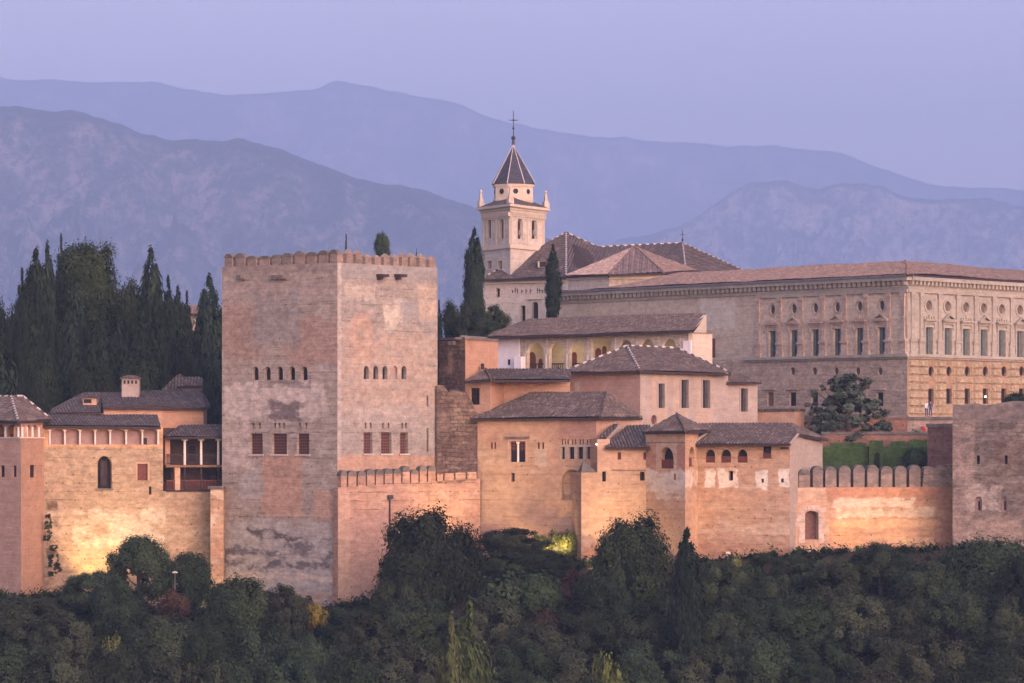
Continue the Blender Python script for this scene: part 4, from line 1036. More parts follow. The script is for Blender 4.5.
zx = Zp(120, 537); m.tube((ap.x-.62, ap.y, zx), (ap.x+.62, ap.y, zx), .05, .05, 6); m.ball((ap.x, ap.y, zx), .13); m.ball((ap.x, ap.y, zx-1.1), .16); m.build('cross', M['iron'], b)
for q in c4:
    q2 = cen + (q - cen) * .88; m = MB(); m.box((q2.x, q2.y, z1-.05), (.75, .75, .9), 0, tuple(wl.ud)); m.box((q2.x, q2.y, z1+.85), (.5, .5, 1.25), 0, tuple(wl.ud), .35); m.ball((q2.x, q2.y, z1+2.2), .2); m.build('pinnacle', W['church'], b)
# nave
n1 = Wall((483.5, 530.5), (566, 523.5)); mb = MB(); zn = Zp(279, 528)
nw = [outline(n1, 'rect', 496, 500, 288.4, 297), outline(n1, 'rect', 520.6, 525.6, 305.6, 330), outline(n1, 'arch', 531.8, 538.4, 302, 330)]
n1.face(mb, [(0, -3), (n1.len, -3), (n1.len, zn), (0, zn)], nw, 0)
mb.prism([tuple(n1.A), tuple(n1.B), G(690, 521), G(742, 532), G(742, 562), G(487, 562)], -3, zn, 0, skip=(0,))
mb.build('nave_wall', W['church'], b)
for o in nw: opening(b, n1, o, depth=.5, reveal=W['church'], surround=W['cream'])
m = MB()
rr = random.Random(3)
for (a, c) in ((512, 531), (537, 546)):
    px = a
    while px < c:
        u = n1.U(px); z = n1.Z(px, 293.5); h = rr.uniform(.4, .8); n1.box(m, u, u+.12, z, z+h, .0, .02)
        if rr.random() < .6: n1.box(m, u, u+.34, z+h*.5, z+h*.5+.1, .003, .024)
        px += rr.choice((2.4, 3.1, 2.8, 4.2))
m.build('inscription', M['iron'], b)
m = MB(); n1.box(m, 0, n1.len, zn-.6, zn-.35, .0, .25); n1.box(m, n1.U(527), n1.U(543), n1.Z(535, 299.5), n1.Z(535, 298), 0, .3); m.build('moulding', W['cream'], b)
e0, e1, e2, e3, e4 = P3(480.5, 279.6, 529.5), P3(566, 276.5, 522.6), P3(600, 276.5, 522), P3(686, 273.5, 520), P3(744, 271.5, 531)
ra, rb, rc = P3(566, 233.2, 541), P3(598, 247.6, 540), P3(682.5, 243.6, 541)
roof_part(b, [[e0, e1, ra], [e1, e2, rb, ra], [e2, e3, rc, rb], [e3, e4, rc]], M['roof_dark'], caps=[(ra, e1), (ra, rb), (rb, rc), (rc, e4), (rc, e3), (e0, ra)], period=.4)
m = MB(); c = P3(543.6, 267.5, 528.6); m.box((c.x, c.y+.6, c.z), (1.5, 2.2, .85), 0); m.box((c.x-.08, c.y-.52, c.z+.05), (.9, .06, .7), 1); m.box((c.x, c.y+.5, c.z+.85), (1.9, 2.6, .28), 2, taper=.6); m.build('dormer', [W['church'], M['dark'], M['roof']], b)
m = MB(); m.tube(rc, rc + Vector((0, 0, 1.9)), .06, .03, 6); m.ball(rc + Vector((0, 0, .5)), .16); m.box(rc + Vector((0, 0, 1.2)), (.6, .05, .06)); m.build('weathervane', M['iron'], b)

# ---- pavilion with pyramid roof between church and palace
b = thing('pyramid_pavilion', 'cream pavilion with pyramid roof and grey ribbed gable, between church and big palace', 'building', (*G(620, 510), -3))
wl = Wall((568, 513), (609, 505.6)); wr = Wall((609, 505.6), (664, 505)); mb = MB(); zt = Zp(275.4, 506)
for w_, mt in ((wl, 0), (wr, 1)): w_.face(mb, [(0, -3), (w_.len, -3), (w_.len, zt), (0, zt)], (), mt)
mb.prism([tuple(wl.A), tuple(wl.B), tuple(wr.B), G(696, 514), G(640, 530)], -3, zt, 0, skip=(0, 1)); mb.build('wall', [W['church'], W['cream']], b)
m = MB(); wl.box(m, 0, wl.len, zt-.35, zt-.003, 0, .3); wr.box(m, 0, wr.len, zt-.5, zt-.003, 0, .3)
k = .3
while k < wr.len: wr.box(m, k, k+.3, zt-.95, zt-.5, .0, .2); k += .8
m.build('cornice', W['cream'], b)
e0, e1, e2, e3 = P3(565, 276.4, 512.6), P3(609, 274.4, 504.4), P3(664, 272.8, 504), P3(698, 270.5, 514); ap = P3(634.5, 246.8, 516)
roof_part(b, [[e0, e1, ap]], M['roof_pale'], name='roof'); roof_part(b, [[e1, e2, ap]], M['roof_rib'], name='roof', period=.75); roof_part(b, [[e2, e3, ap]], M['roof_pink'], name='roof', caps=[(e1, ap), (ap, e2)], cap_mat=M['roof_pink'], white=False)

# ---- renaissance palace
b = thing('renaissance_palace', 'vast square stone palace with rows of pedimented windows and oculi, right of centre', 'palace', (*G(907, 465), -2))
wl = Wall((556.5, 507), (907.3, 455)); wr = Wall((907.3, 455), (1135, 497)); mb = MB()
ze, zs, zg = Zp(280.2, 455), Zp(355, 455), -3.0
zsB = zs
LB = [772.7, 794.2, 815.6, 837.5, 859.8, 882]; LT = [330.3, 329.7, 328.4, 327.7, 326.9, 326]; LO = [307.8, 306.8, 305.6, 304.4, 303.2, 301.9]
RB = [928.7, 947.5, 965.7, 983.4, 1001.5, 1019.7, 1037.6, 1055]; RO = [931, 949, 967.3, 985.4, 1003.9, 1021.8, 1039, 1056]
def upper(w, bays, half, orx=.5):
    res = []
    for px in bays:
        zt_ = zs + 3.25; u = w.U(px); hw = half
        win_ = [(u-hw, zs+.16), (u+hw, zs+.16), (u+hw, zt_), (u-hw, zt_)]
        zo = zs + 5.75; oc = [(u+orx*math.cos(t), zo+.58*math.sin(t)) for t in [2*math.pi*k/16 for k in range(16)]]
        res.append((u, win_, oc))
    return res
UL, UR = upper(wl, LB, .66), upper(wr, RB, .8, .66)
lowL = [outline(wl, 'rect', c-3.3, c+3.3, 392.4, 406) for c in (770.3, 792.7, 814.6, 836.2, 858, 880)]
ocL = [outline(wl, 'round', c-2.5, c+2.5, 367.2, 375.4) for c in (792.7, 814.6, 836.2, 857.8, 880)]
lowR = [outline(wr, 'rect', c-2.7, c+2.7, 388.6, 403.8) for c in RO]; ocR = [outline(wr, 'round', c-2.6, c+2.6, 366.4, 376.4) for c in RO]
wl.face(mb, [(0, zg), (wl.len, zg), (wl.len, zs), (0, zs)], lowL + ocL, 0)
wl.face(mb, [(0, zs), (wl.len, zs), (wl.len, ze), (0, ze)], [x for q in UL for x in q[1:]], 1)
wr.face(mb, [(0, zg), (wr.len, zg), (wr.len, zs), (0, zs)], lowR + ocR, 2)
wr.face(mb, [(0, zs), (wr.len, zs), (wr.len, ze), (0, ze)], [x for q in UR for x in q[1:]], 3)
bkp = wl.A + (wr.B - wr.A)
mb.prism([tuple(wl.A), tuple(wl.B), tuple(wr.B), tuple(bkp)], zg, ze, 0, skip=(0, 1))
lowm = wall_mat('palace_plain_masonry', (.45, .34, .265), (.41, .305, .24), (.5, .4, .32), .2, .4, .3, .15, .26, .5, seed=51)
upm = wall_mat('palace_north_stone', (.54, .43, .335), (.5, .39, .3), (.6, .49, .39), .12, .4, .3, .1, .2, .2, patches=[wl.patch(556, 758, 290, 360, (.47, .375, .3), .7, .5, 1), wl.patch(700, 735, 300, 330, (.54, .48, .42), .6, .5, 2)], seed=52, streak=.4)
rus = wall_mat('rusticated_stone_joint', (.34, .22, .15), (.3, .19, .13), (.4, .28, .2), .2, .3, .3, 0, .25, seed=53)
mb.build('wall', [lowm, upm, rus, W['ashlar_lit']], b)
for o in lowL: opening(b, wl, o, pane='dark' if o is not lowL[0] else 'ochrewood', depth=.28, reveal=lowm, lintel=W['ashlar'])  # first pane's ochre colour stands in for a yellow lit window
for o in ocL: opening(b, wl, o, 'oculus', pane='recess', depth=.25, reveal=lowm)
for o in lowR: opening(b, wr, o, pane='dark', depth=.3, reveal=rus)
for o in ocR: opening(b, wr, o, 'oculus', pane='dark', depth=.25, reveal=rus)
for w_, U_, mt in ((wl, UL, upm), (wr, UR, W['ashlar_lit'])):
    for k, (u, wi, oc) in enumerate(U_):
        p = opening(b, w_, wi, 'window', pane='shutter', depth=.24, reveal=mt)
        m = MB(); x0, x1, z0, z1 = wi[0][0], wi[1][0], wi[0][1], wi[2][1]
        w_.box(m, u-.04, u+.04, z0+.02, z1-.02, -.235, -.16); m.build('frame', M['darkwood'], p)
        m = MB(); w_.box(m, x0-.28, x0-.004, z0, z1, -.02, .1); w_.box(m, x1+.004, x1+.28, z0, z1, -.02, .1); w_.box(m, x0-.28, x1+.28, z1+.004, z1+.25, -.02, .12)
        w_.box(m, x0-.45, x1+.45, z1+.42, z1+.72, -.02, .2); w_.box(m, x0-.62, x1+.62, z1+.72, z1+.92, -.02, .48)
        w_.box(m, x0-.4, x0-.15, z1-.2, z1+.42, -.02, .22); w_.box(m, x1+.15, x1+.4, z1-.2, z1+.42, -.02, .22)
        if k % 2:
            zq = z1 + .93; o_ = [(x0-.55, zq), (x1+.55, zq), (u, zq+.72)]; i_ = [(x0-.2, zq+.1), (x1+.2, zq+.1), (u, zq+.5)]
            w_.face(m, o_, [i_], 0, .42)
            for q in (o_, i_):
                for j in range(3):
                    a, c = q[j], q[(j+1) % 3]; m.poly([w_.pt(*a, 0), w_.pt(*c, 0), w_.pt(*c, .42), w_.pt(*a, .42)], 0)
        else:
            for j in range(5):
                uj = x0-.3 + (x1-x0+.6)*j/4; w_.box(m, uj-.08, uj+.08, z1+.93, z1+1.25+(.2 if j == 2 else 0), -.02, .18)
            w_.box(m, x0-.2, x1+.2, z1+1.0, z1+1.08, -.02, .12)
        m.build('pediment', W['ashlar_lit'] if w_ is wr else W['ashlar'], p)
        q = opening(b, w_, oc, 'oculus', pane='glass' if w_ is wl else 'recess', depth=.22, reveal=mt)
        m = MB(); cz = sum(x[1] for x in oc)/16
        ou = [(u+(oc[0][0]-u)*1.5*math.cos(t), cz+.86*math.sin(t)) for t in [2*math.pi*j/16 for j in range(16)]]; w_.face(m, ou, [[(u+(x[0]-u)*1.02, cz+(x[1]-cz)*1.02) for x in oc]], 0, .08)
        for j in range(16): a, c = ou[j], ou[(j+1) % 16]; m.poly([w_.pt(*a, 0), w_.pt(*c, 0), w_.pt(*c, .08), w_.pt(*a, .08)], 0)
        m.build('surround', W['ashlar_lit'] if w_ is wr else W['ashlar'], q)
# pilasters on pedestals
PL = [758.5, 780.5, 801.8, 823.6, 845.2, 867, 889.2, 903.5]; PR = [912, 920.8, 939, 957, 975, 993, 1011, 1029, 1046.5, 1063]
zf = zs + 7.15
for w_, ps in ((wl, PL), (wr, PR)):
    for px in ps:
        u = w_.U(px); m = MB(); w_.box(m, u-.62, u+.62, zs+.16, zs+.45, 0, .3); w_.box(m, u-.52, u+.52, zs+.45, zs+1.55, 0, .22); w_.box(m, u-.66, u+.66, zs+1.55, zs+1.8, 0, .34)
        w_.box(m, u-.4, u+.4, zs+1.8, zs+2.0, 0, .24); w_.box(m, u-.3, u+.3, zs+2.0, zf-.45, 0, .17); w_.box(m, u-.44, u+.44, zf-.45, zf, 0, .27)
        m.build('pilaster', W['ashlar_lit'] if w_ is wr else W['ashlar'], b)
m = MB(); uL = wl.U(757)
for w_, u0, u1 in ((wl, uL, wl.len), (wr, 0, wr.len)):
    w_.box(m, u0, u1+.2*(w_ is wl), zf+.002, zf+.3, 0, .26)
    w_.box(m, u0, u1+.1*(w_ is wl), zf+.3, zf+.42, 0, .14)
w_ = wl; u1 = wl.len
for w_, u0, u1 in ((wl, wl.U(745), wl.len+.4), (wr, -.05, wr.len)):
    w_.box(m, u0, u1, zs-.18, zs+.16, -.02, .42); w_.box(m, u0, u1-.1, zs-.4, zs-.18, -.02, .2)
for w_, u1 in ((wl, wl.len+.7), (wr, wr.len)):
    w_.box(m, 0, u1, ze-.02, ze+.4, -.02, .75); w_.box(m, 0, u1-.3, ze-.95, ze-.72, -.02, .16)
    k = .2
    while k < u1-.5: w_.box(m, k, k+.42, ze-.5, ze-.02, .0, .55); k += .84
m.build('cornice', W['ashlar_lit'], b)
m = MB()
wl.box(m, -.2, wl.len+.8, ze+.41, ze+.62, -.3, .95); m.build('gutter', M['lead'], b)
# rusticated blocks of the ground floor
m = MB(); rr = random.Random(5)
rowh = .9; z = -1.6; lows = [(o[0][0], o[1][0], o[0][1], o[2][1]) for o in lowR] + [(min(q[0] for q in o), max(q[0] for q in o), min(q[1] for q in o), max(q[1] for q in o)) for o in ocR]
rowi = 0
while z < zs - .9:
    u = .12
    pil = sorted(wr.U(p) for p in PR)
    edges = [.1]
    for p in pil[1:]: edges += [p-.5, p+.5]
    edges.append(wr.len)
    segs = []
    for a, c in zip(edges, edges[1:]):
        L = c - a; kk = max(1, round(L / 1.3)); cuts = [a + L*j/kk for j in range(kk+1)]
        segs += list(zip(cuts, cuts[1:]))
    for a, c in segs:
        x0, x1, z0, z1 = a+.07, c-.07, z+.07, z+rowh-.07
        parts = [(x0, x1)]
        for (wa, wb, wc, wd) in lows:
            if z1 > wc-.05 and z0 < wd+.05:
                nx = []
                for (p, q) in parts:
                    if q <= wa-.1 or p >= wb+.1: nx.append((p, q)); continue
                    if p < wa-.15: nx.append((p, wa-.12))
                    if q > wb+.15: nx.append((wb+.12, q))
                parts = nx
        pilr = .12 if any(abs((a+c)/2 - p) < .4 for p in pil) else 0
        for (p, q) in parts:
            if q - p < .15: continue
            d = .16 + pilr + rr.uniform(-.03, .05); s_ = min(.13, (q-p)*.25)
            lo = [wr.pt(p, z0, .0), wr.pt(q, z0, .0), wr.pt(q, z1, .0), wr.pt(p, z1, .0)]
            hi = [wr.pt(p+s_, z0+.12, d), wr.pt(q-s_, z0+.12, d), wr.pt(q-s_, z1-.12, d), wr.pt(p+s_, z1-.12, d)]
            m.poly(hi, 0)
            for j in range(4): m.poly([lo[j], lo[(j+1) % 4], hi[(j+1) % 4], hi[j]], 0)
    z += rowh; rowi += 1
m.build('rusticated_base', wall_mat('rusticated_blocks', (.38, .29, .2), (.34, .255, .17), (.43, .345, .26), .15, .4, .35, 0, .25, seed=54), b)
e0, e1, e2 = P3(551.5, 295, 506.5), P3(908, 276.4, 453.6), Vector((wr.B.x+.5, wr.B.y-.6, ze+.5))
e0.z = ze + .64; e1.z = ze + .64; e2.z = ze + .64
r1 = P3(905, 261.4, 467); r0 = P3(679, 273.2, 500); rl = P3(606, 289.5, 503); r2 = Vector((e2.x-5, e2.y+13, r1.z))
roof_part(b, [[e0, e1, r1, r0, rl], [e1, e2, r2, r1]], M['roof_pink'], caps=[(e1, r1)], white=False, cap_mat=M['lead'])
# red door in the plain wall and lit lamp in a window
m = MB(); o = outline(wl, 'rect', 706.5, 715.4, 338.6, 357.6); wl.extr(m, o, .0, .06, 0); m.build('door', M['wood'], b)
# ---- arched pavilion tower and the long house beside it
b = thing('arched_pavilion', 'small square pavilion tower with pyramid roof and one tall red-railed arch', 'tower', (*G(684, 399), -11))
wl = Wall((645.8, 402), (685.2, 396.6)); wr = Wall((685.2, 396.6), (698.5, 402.5)); mb = MB(); zt = Zp(431.4, 396.6)
a1 = outline(wl, 'arch', 659.8, 673.6, 447, 468.6); sl = outline(wl, 'rect', 673.4, 675.8, 473.6, 480); a2 = outline(wr, 'arch', 689, 694.6, 446.6, 466.8)
uS = wl.U(647.5)
wl.face(mb, [(0, ZB), (wl.len, ZB), (wl.len, zt), (0, zt)], [a1, sl], 0); wr.face(mb, [(0, ZB), (wr.len, ZB), (wr.len, zt), (0, zt)], [a2], 1)
mb.prism([tuple(wl.A), tuple(wl.B), tuple(wr.B), (wl.A.x+3, 410)], ZB, zt, 0, skip=(0, 1))
BR, WH = (.40, .205, .14), (.60, .49, .41)
pw = [wl.patch(645, 686, 444, 470, BR, .75, .25, 1.6, .38), wl.patch(646, 690, 470, 492, WH, .8, .3, 2, .4), wl.patch(655, 690, 485, 500, (.58, .45, .36), .7, .4, 2, .42), wl.patch(645, 686, 442.2, 443.4, (.17, .13, .12), .8, .07, .1), wl.patch(656, 677, 443, 470, (.52, .36, .26), .7, .1, .3)]
mw = wall_mat('pavilion_earth', (.5, .315, .205), (.47, .28, .175), (.56, .41, .3), .3, .45, .25, .25, .2, patches=pw, seed=61)
mw2 = wall_mat('pavilion_side_earth', (.5, .31, .2), (.46, .27, .17), (.57, .42, .31), .25, .45, .2, .2, .2, patches=[wr.patch(685, 698, 470, 486, WH, .7, .3, 2, .42)], seed=62)
mb.build('wall', [mw, mw2], b)
opening(b, wl, a1, 'archway', depth=.6, reveal=mw, lower=.42, surround=None); opening(b, wl, sl, 'slit', reveal=mw); opening(b, wr, a2, 'archway', depth=.8, reveal=mw, lower=.45)
e0, e1, e2 = P3(643, 432, 402), P3(685.6, 431.4, 395.6), P3(711.5, 430.8, 404); ap = P3(676.5, 414, 402.5); e3 = P3(668, 430, 411)
roof_part(b, [[e0, e1, ap], [e1, e2, ap], [e2, e3, ap]], M['roof'], caps=[(e1, ap)], white=False)

b = thing('arched_house', 'rampart house with three small red-railed arches and one square window under a long roof', 'house', (*G(745, 401), -11))
w = Wall((697, 402.2), (790, 398.6)); wr = Wall((790, 398.6), (822.6, 407)); mb = MB(); zt = w.Z(745, 444.2)
ars = [outline(w, 'arch', a, c, 449.4, 462.6) for a, c in ((705.4, 715), (720.8, 731), (737.2, 747.4))]
sq = outline(w, 'rect', 762.6, 771.2, 446.6, 458.6); s1 = outline(w, 'rect', 728.8, 733, 471, 480.6); s2 = [outline(w, 'rect', a, c, 478.6, 482.6) for a, c in ((761.4, 763.8), (781, 783.6))]
w.face(mb, [(0, ZB), (w.len, ZB), (w.len, zt), (0, zt)], ars + [sq, s1] + s2, 0)
zr = Zp(436, 402)
wr.face(mb, [(0, ZB), (wr.len, ZB), (wr.len, wr.Z(822, 438.5)), (wr.U(797), wr.Z(797, 435)), (0, zt)], (), 1)
mb.prism([tuple(w.A), tuple(w.B), tuple(wr.B), (w.A.x+4, 413)], ZB, zt, 1, skip=(0, 1))
pw = [w.patch(703, 714, 469, 487, (.68, .58, .5), .85, .25, 1.6, .36), w.patch(718, 738, 470, 487, (.66, .55, .46), .85, .25, 1.6, .4), w.patch(755.5, 768, 470, 489, (.68, .58, .5), .85, .25, 1.2, .34), w.patch(778, 790, 469, 486, (.68, .58, .5), .85, .25, 1.2, .34),
      w.patch(697, 790, 492, 502, (.47, .28, .19), .5, .4, 1), w.patch(697, 790, 525, 535, (.56, .41, .3), .5, .5, 2, .42), w.patch(697, 790, 543, 560, (.4, .22, .14), .5, .5, 2)]
mw = wall_mat('arched_house_earth', (.45, .295, .2), (.42, .26, .17), (.52, .38, .285), .35, .5, .3, .45, .22, patches=pw, seed=63)
mb.build('wall', [mw, W['pink']], b)
for o in ars: opening(b, w, o, 'archway', depth=.4, reveal=mw, lower=.48)
opening(b, w, sq, depth=.35, reveal=mw, lower=.45, mullion='frame'); opening(b, w, s1, 'slit', reveal=mw, depth=.6)
for o in s2: opening(b, w, o, 'slit', reveal=mw, depth=.5)
e0, e1 = P3(692.5, 444.4, 401.2), P3(790.3, 443.6, 397.6); r0, r1 = P3(699, 423.8, 407), P3(791, 423.2, 405.5); v = P3(797.8, 434.4, 400.2); e2 = P3(828.4, 439.6, 406.6)
roof_part(b, [[e0, e1, v, r1, r0], [v, e2, r1]], M['roof'], caps=[], white=False)
m = MB(); m.tube(e1, v, .14, .14, 6); m.tube(e0 + Vector((0, 0, .05)), P3(709, 431, 404), .16, .16, 6); m.build('verge', W['pink'], b)
m = MB(); q = w.pt(w.len-.4, w.Z(788, 449), .03); w.box(m, w.len-.9, w.len-.1, q.z, q.z+.18, -.02, .3); m.build('bracket', M['darkwood'], b)

# ---- merloned wall with the walled-up door, right of the arched house
b = thing('battlement_wall', 'floodlit rampart wall with grey-capped merlons and an old pale door frame, right', 'wall', (*G(870, 401), -11))
w = Wall((792, 400.4), (953, 404.5)); mb = MB()
zt = w.Z(870, 487.2)
dr = outline(w, 'basket', 803.6, 817, 510.8, 539.6)
w.face(mb, [(0, ZB), (w.len, ZB), (w.len, zt), (0, zt)], [dr], 0)
mb.poly([w.pt(0, zt, 0), w.pt(w.len, zt, 0), w.pt(w.len, zt, -1.2), w.pt(0, zt, -1.2)], 0)
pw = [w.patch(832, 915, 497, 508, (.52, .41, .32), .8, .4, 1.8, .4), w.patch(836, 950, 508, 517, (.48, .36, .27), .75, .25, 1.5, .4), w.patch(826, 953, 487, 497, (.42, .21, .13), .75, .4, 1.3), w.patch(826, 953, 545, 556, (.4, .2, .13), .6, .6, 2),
      w.patch(826, 953, 520, 527, (.52, .32, .19), .5, .3, 1), w.patch(935, 953, 487, 555, (.36, .2, .15), .6, .5, 1.5), w.patch(792, 826, 488, 503, (.56, .38, .27), .5, .3, 1)]
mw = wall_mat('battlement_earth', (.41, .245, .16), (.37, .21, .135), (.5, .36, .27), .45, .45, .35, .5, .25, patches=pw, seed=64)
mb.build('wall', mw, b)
m = MB(); u0, u1 = w.U(791.6), w.U(828); zd = w.Z(810, 503)
u_a, u_b = dr[0][0], dr[1][0]
w.face(m, [(u0, ZB), (u1, ZB), (u1, zd), (u0, zd)], [dr], 0, .45)
m.poly([w.pt(u1, ZB, 0), w.pt(u1, ZB, .45), w.pt(u1, zd, .45), w.pt(u1, zd, 0)], 0); m.poly([w.pt(u0, zd, 0), w.pt(u0, zd, .45), w.pt(u1, zd, .45), w.pt(u1, zd, 0)], 0); m.poly([w.pt(u0, ZB, 0), w.pt(u0, ZB, .45), w.pt(u0, zd, .45), w.pt(u0, zd, 0)], 0)
for k in range(len(dr)):
    a, c = dr[k], dr[(k+1) % len(dr)]; m.poly([w.pt(*a, .45), w.pt(*a, 0), w.pt(*c, 0), w.pt(*c, .45)], 0)
m.build('door_bay', wall_mat('door_bay_earth', (.5, .31, .2), (.47, .285, .18), (.56, .4, .29), .3, .4, .25, .2, .2, seed=65), b)
p = opening(b, w, dr, 'door', pane='doorwood', depth=.3, reveal=W['church'])
m = MB(); rr = random.Random(8)
for side, ub in ((-1, u_a), (1, u_b)):
    z = dr[0][1] - .3
    while z < dr[2][1] + .6:
        wd = rr.uniform(.55, 1.15); h = rr.uniform(.4, .6); w.box(m, *((ub-wd, ub-.01) if side < 0 else (ub+.01, ub+wd)), z, z+h-.03, .4, .5); z += h
zq = max(q[1] for q in dr)
for k in range(4): w.box(m, u_a-.2+k*(u_b-u_a+.4)/4, u_a-.2+(k+1)*(u_b-u_a+.4)/4-.04, zq+.03, zq+.55, .4, .52)
m.build('surround', wall_mat('old_marble_blocks', (.56, .42, .34), (.5, .36, .29), (.64, .52, .45), .2, .4, .3, 0, .25, seed=66), p)
mer = [(790, 796.6), (799, 810), (813, 823), (825.4, 836.4), (839, 850.6), (853.4, 864.6), (867.4, 878.4), (881, 892.4), (895, 906.4), (909.4, 920.6)]
merlons(b, w, spans(w, mer), lambda u: zt + 2.2, zt, .9, [W['merlon'], W['cap']])
m = MB(); o_ = [(w.U(922.5), zt), (w.len, zt), (w.len, zt+2.3), (w.U(940), zt+2.2), (w.U(938), zt+1.9), (w.U(928), zt+2.1), (w.U(924.4), zt+1.9)]; w.extr(m, o_, -.9, .02, 0); m.build('parapet', W['stone'], b)
m = MB(); w.box(m, w.U(834), w.U(886), w.Z(860, 551.5), w.Z(860, 548.6), -.02, .55); m.build('footing', W['cap'], b)

# ---- rough tower at the right edge
b = thing('rough_tower', 'broad rough stone tower with two arrow slits and crumbling parapet, at the right edge', 'tower', (*G(985, 399), -11))
w = Wall((952.6, 399.4), (1105, 394)); mb = MB(); zt = w.Z(985, 419); zt2 = w.Z(985, 404.5)
s = [outline(w, 'rect', a, c, 455.4, 464) for a, c in ((976.6, 979.8), (1004.4, 1007.6))]; nich = [outline(w, 'arch', a, c, 496.5, 512) for a, c in ((975, 982), (1001.4, 1007))]
nn = [outline(w, 'rect', 977.8, 979.6, 501, 510), outline(w, 'rect', 1003.6, 1005, 501, 510)]
w.face(mb, [(0, ZB), (w.len, ZB), (w.len, zt), (0, zt)], s + nich, 0)
mb.prism([tuple(w.A), tuple(w.B), (w.B.x+4, 412), (w.A.x+2.5, 412)], ZB, zt, 1, skip=(0,))
w.extr(mb, [(0, zt+.004), (w.len, zt+.004), (w.len, zt2+.2), (w.U(1012), zt2+.35), (w.U(1003), zt2+.2), (w.U(985), zt2-.1), (w.U(975), zt2+.12), (w.U(960), zt2-.05), (0, zt2+.05)], -1.0, -.06, 2)
pw = [w.patch(953, 1024, 404, 420, (.17, .145, .135), .7, .3, 1.5), w.patch(966, 1000, 485, 510, (.4, .32, .28), .75, .5, 3, .4), w.patch(990, 1024, 440, 490, (.15, .105, .085), .7, 1, 5, .45), w.patch(953, 1024, 511.6, 514.2, (.2, .14, .11), .8, .12, .5), w.patch(953, 1024, 515, 545, (.35, .25, .2), .6, .6, 2),
      w.patch(953, 975, 420, 530, (.33, .24, .2), .5, .6, 3, .42)]
mw = wall_mat('rough_tower_stone', (.19, .15, .13), (.15, .122, .11), (.26, .21, .185), .8, .75, .7, .7, .42, patches=pw, seed=71, brick=.55)
mb.build('wall', [mw, W['stone'], wall_mat('weathered_parapet', (.2, .16, .145), (.15, .125, .12), (.28, .22, .2), .4, .6, .6, 0, .35, seed=72, streak=.6)], b)
for o in s: opening(b, w, o, 'slit', depth=.6, reveal=mw)
for o in nich: opening(b, w, o, 'niche', depth=.3, reveal=mw, pane='mauve')
for o in nn: m = MB(); us = [q[0] for q in o]; w.box(m, us[0], us[1], o[0][1], o[2][1], -.29, -.24); m.build('slit', M['dark'], b)

# ---- walls and terraces below the palace
def simple_wall(name, label, A, B, py, z0, mat, cap=None, thick=.6, cat='wall', cap_h=.3):
    w = Wall(A, B); q = w.pt(w.len/2, z0); b = thing(name, label, cat, q)
    m = MB(); zt = w.Z((A[0]+B[0])/2, py); w.box(m, 0, w.len, z0, zt, -thick, 0); m.build('masonry', mat, b)
    if cap:
        m = MB(); w.box(m, -.1, w.len+.1, zt+.003, zt+cap_h, -thick-.1, .12); m.build('coping', cap, b)
    return b, w
simple_wall('terrace_wall', 'low pink terrace wall with grey coping, between hip-roofed block and garden tree', (752, 431), (795, 428), 411.5, -6, W['plaster'], M['roof_dark'], 2.0)
simple_wall('garden_wall', 'low red garden wall with grey coping running behind the shady tree', (794, 436), (906, 434), 418.5, -6, W['redwall'], W['cap'], 2.4, cap_h=.32)
simple_wall('promenade_wall', 'pale stepped wall of the palace forecourt, under the two people', (884, 441), (954, 438), 420, -6, W['ashlar'], W['cap'], 2.0, cap_h=.35)
simple_wall('lower_terrace_wall', 'grey coped terrace wall directly above the clipped hedges', (822, 424), (930, 423), 434.5, -6, W['redwall'], W['cap'], 1.0, cap_h=.3)
b, w = simple_wall('red_bastion', 'dark red masonry block behind the battlements, left of the rough stone tower', (927.5, 413), (955, 410), 427, -8, W['redwall'], W['cap'], 6, cap_h=.35)
# clipped hedges
def hedge_mat():
    n = NB('clipped_hedge_green'); v = n.obj()
    k = n.noise(v, 1.1, 7, .7); f = n.noise(v, 6, 5, .7)
    c = n.mix(n.rng(k, .35, .65), (.045, .085, .022), (.075, .13, .036)); c = n.mix(n.rng(f, .45, .65, 0, .6), c, (.016, .03, .01))
    n.bump(f, .9, .15); return n.done(c, .85, .15)
HM = hedge_mat()
def hedge(label, A, B, py, zb, thick, grp='clipped garden hedges'):
    w = Wall(A, B); q = w.pt(w.len/2, zb); b = thing('hedge', label, 'hedge', q, grp)
    V, Fc = [], []; zt = w.Z((A[0]+B[0])/2, py); mb = MB()
    nu, nz = max(4, int(w.len/.4)), 9
    def P(i, j, d): 
        q = w.pt(w.len*i/nu, zb + (zt-zb)*j/nz, d); s = .09
        return q + Vector((mnoise.noise(q*1.7), mnoise.noise(q*1.7 + Vector((9, 0, 0))), mnoise.noise(q*1.7 + Vector((0, 9, 0))))) * s * 1.6
    for i in range(nu):
        for j in range(nz): mb.poly([P(i, j, 0), P(i+1, j, 0), P(i+1, j+1, 0), P(i, j+1, 0)])
        for j in range(4): d0, d1 = -thick*j/4, -thick*(j+1)/4; mb.poly([P(i, nz, d0), P(i+1, nz, d0), P(i+1, nz, d1), P(i, nz, d1)])
    for j in range(nz):
        for i in (0, nu): mb.poly([P(i, j, 0), P(i, j, -thick), P(i, j+1, -thick), P(i, j+1, 0)])
    mb.build('foliage', HM, b); return b
hedge('long clipped hedge, left half, right of the arched house', (822, 418.6), (868, 418), 447.2, -7, 2)
hedge('taller clipped hedge block with an arched gap, middle of the hedge row', (868.6, 417.2), (882, 417), 441, -7, 2.6)
hedge('clipped hedge right of the taller block, touching the dark red masonry', (882.6, 418), (928, 417.6), 447, -7, 2)
hedge('thin hedge behind the long left hedge, below the shady tree', (830, 422.2), (866, 422), 443, -7, 1)
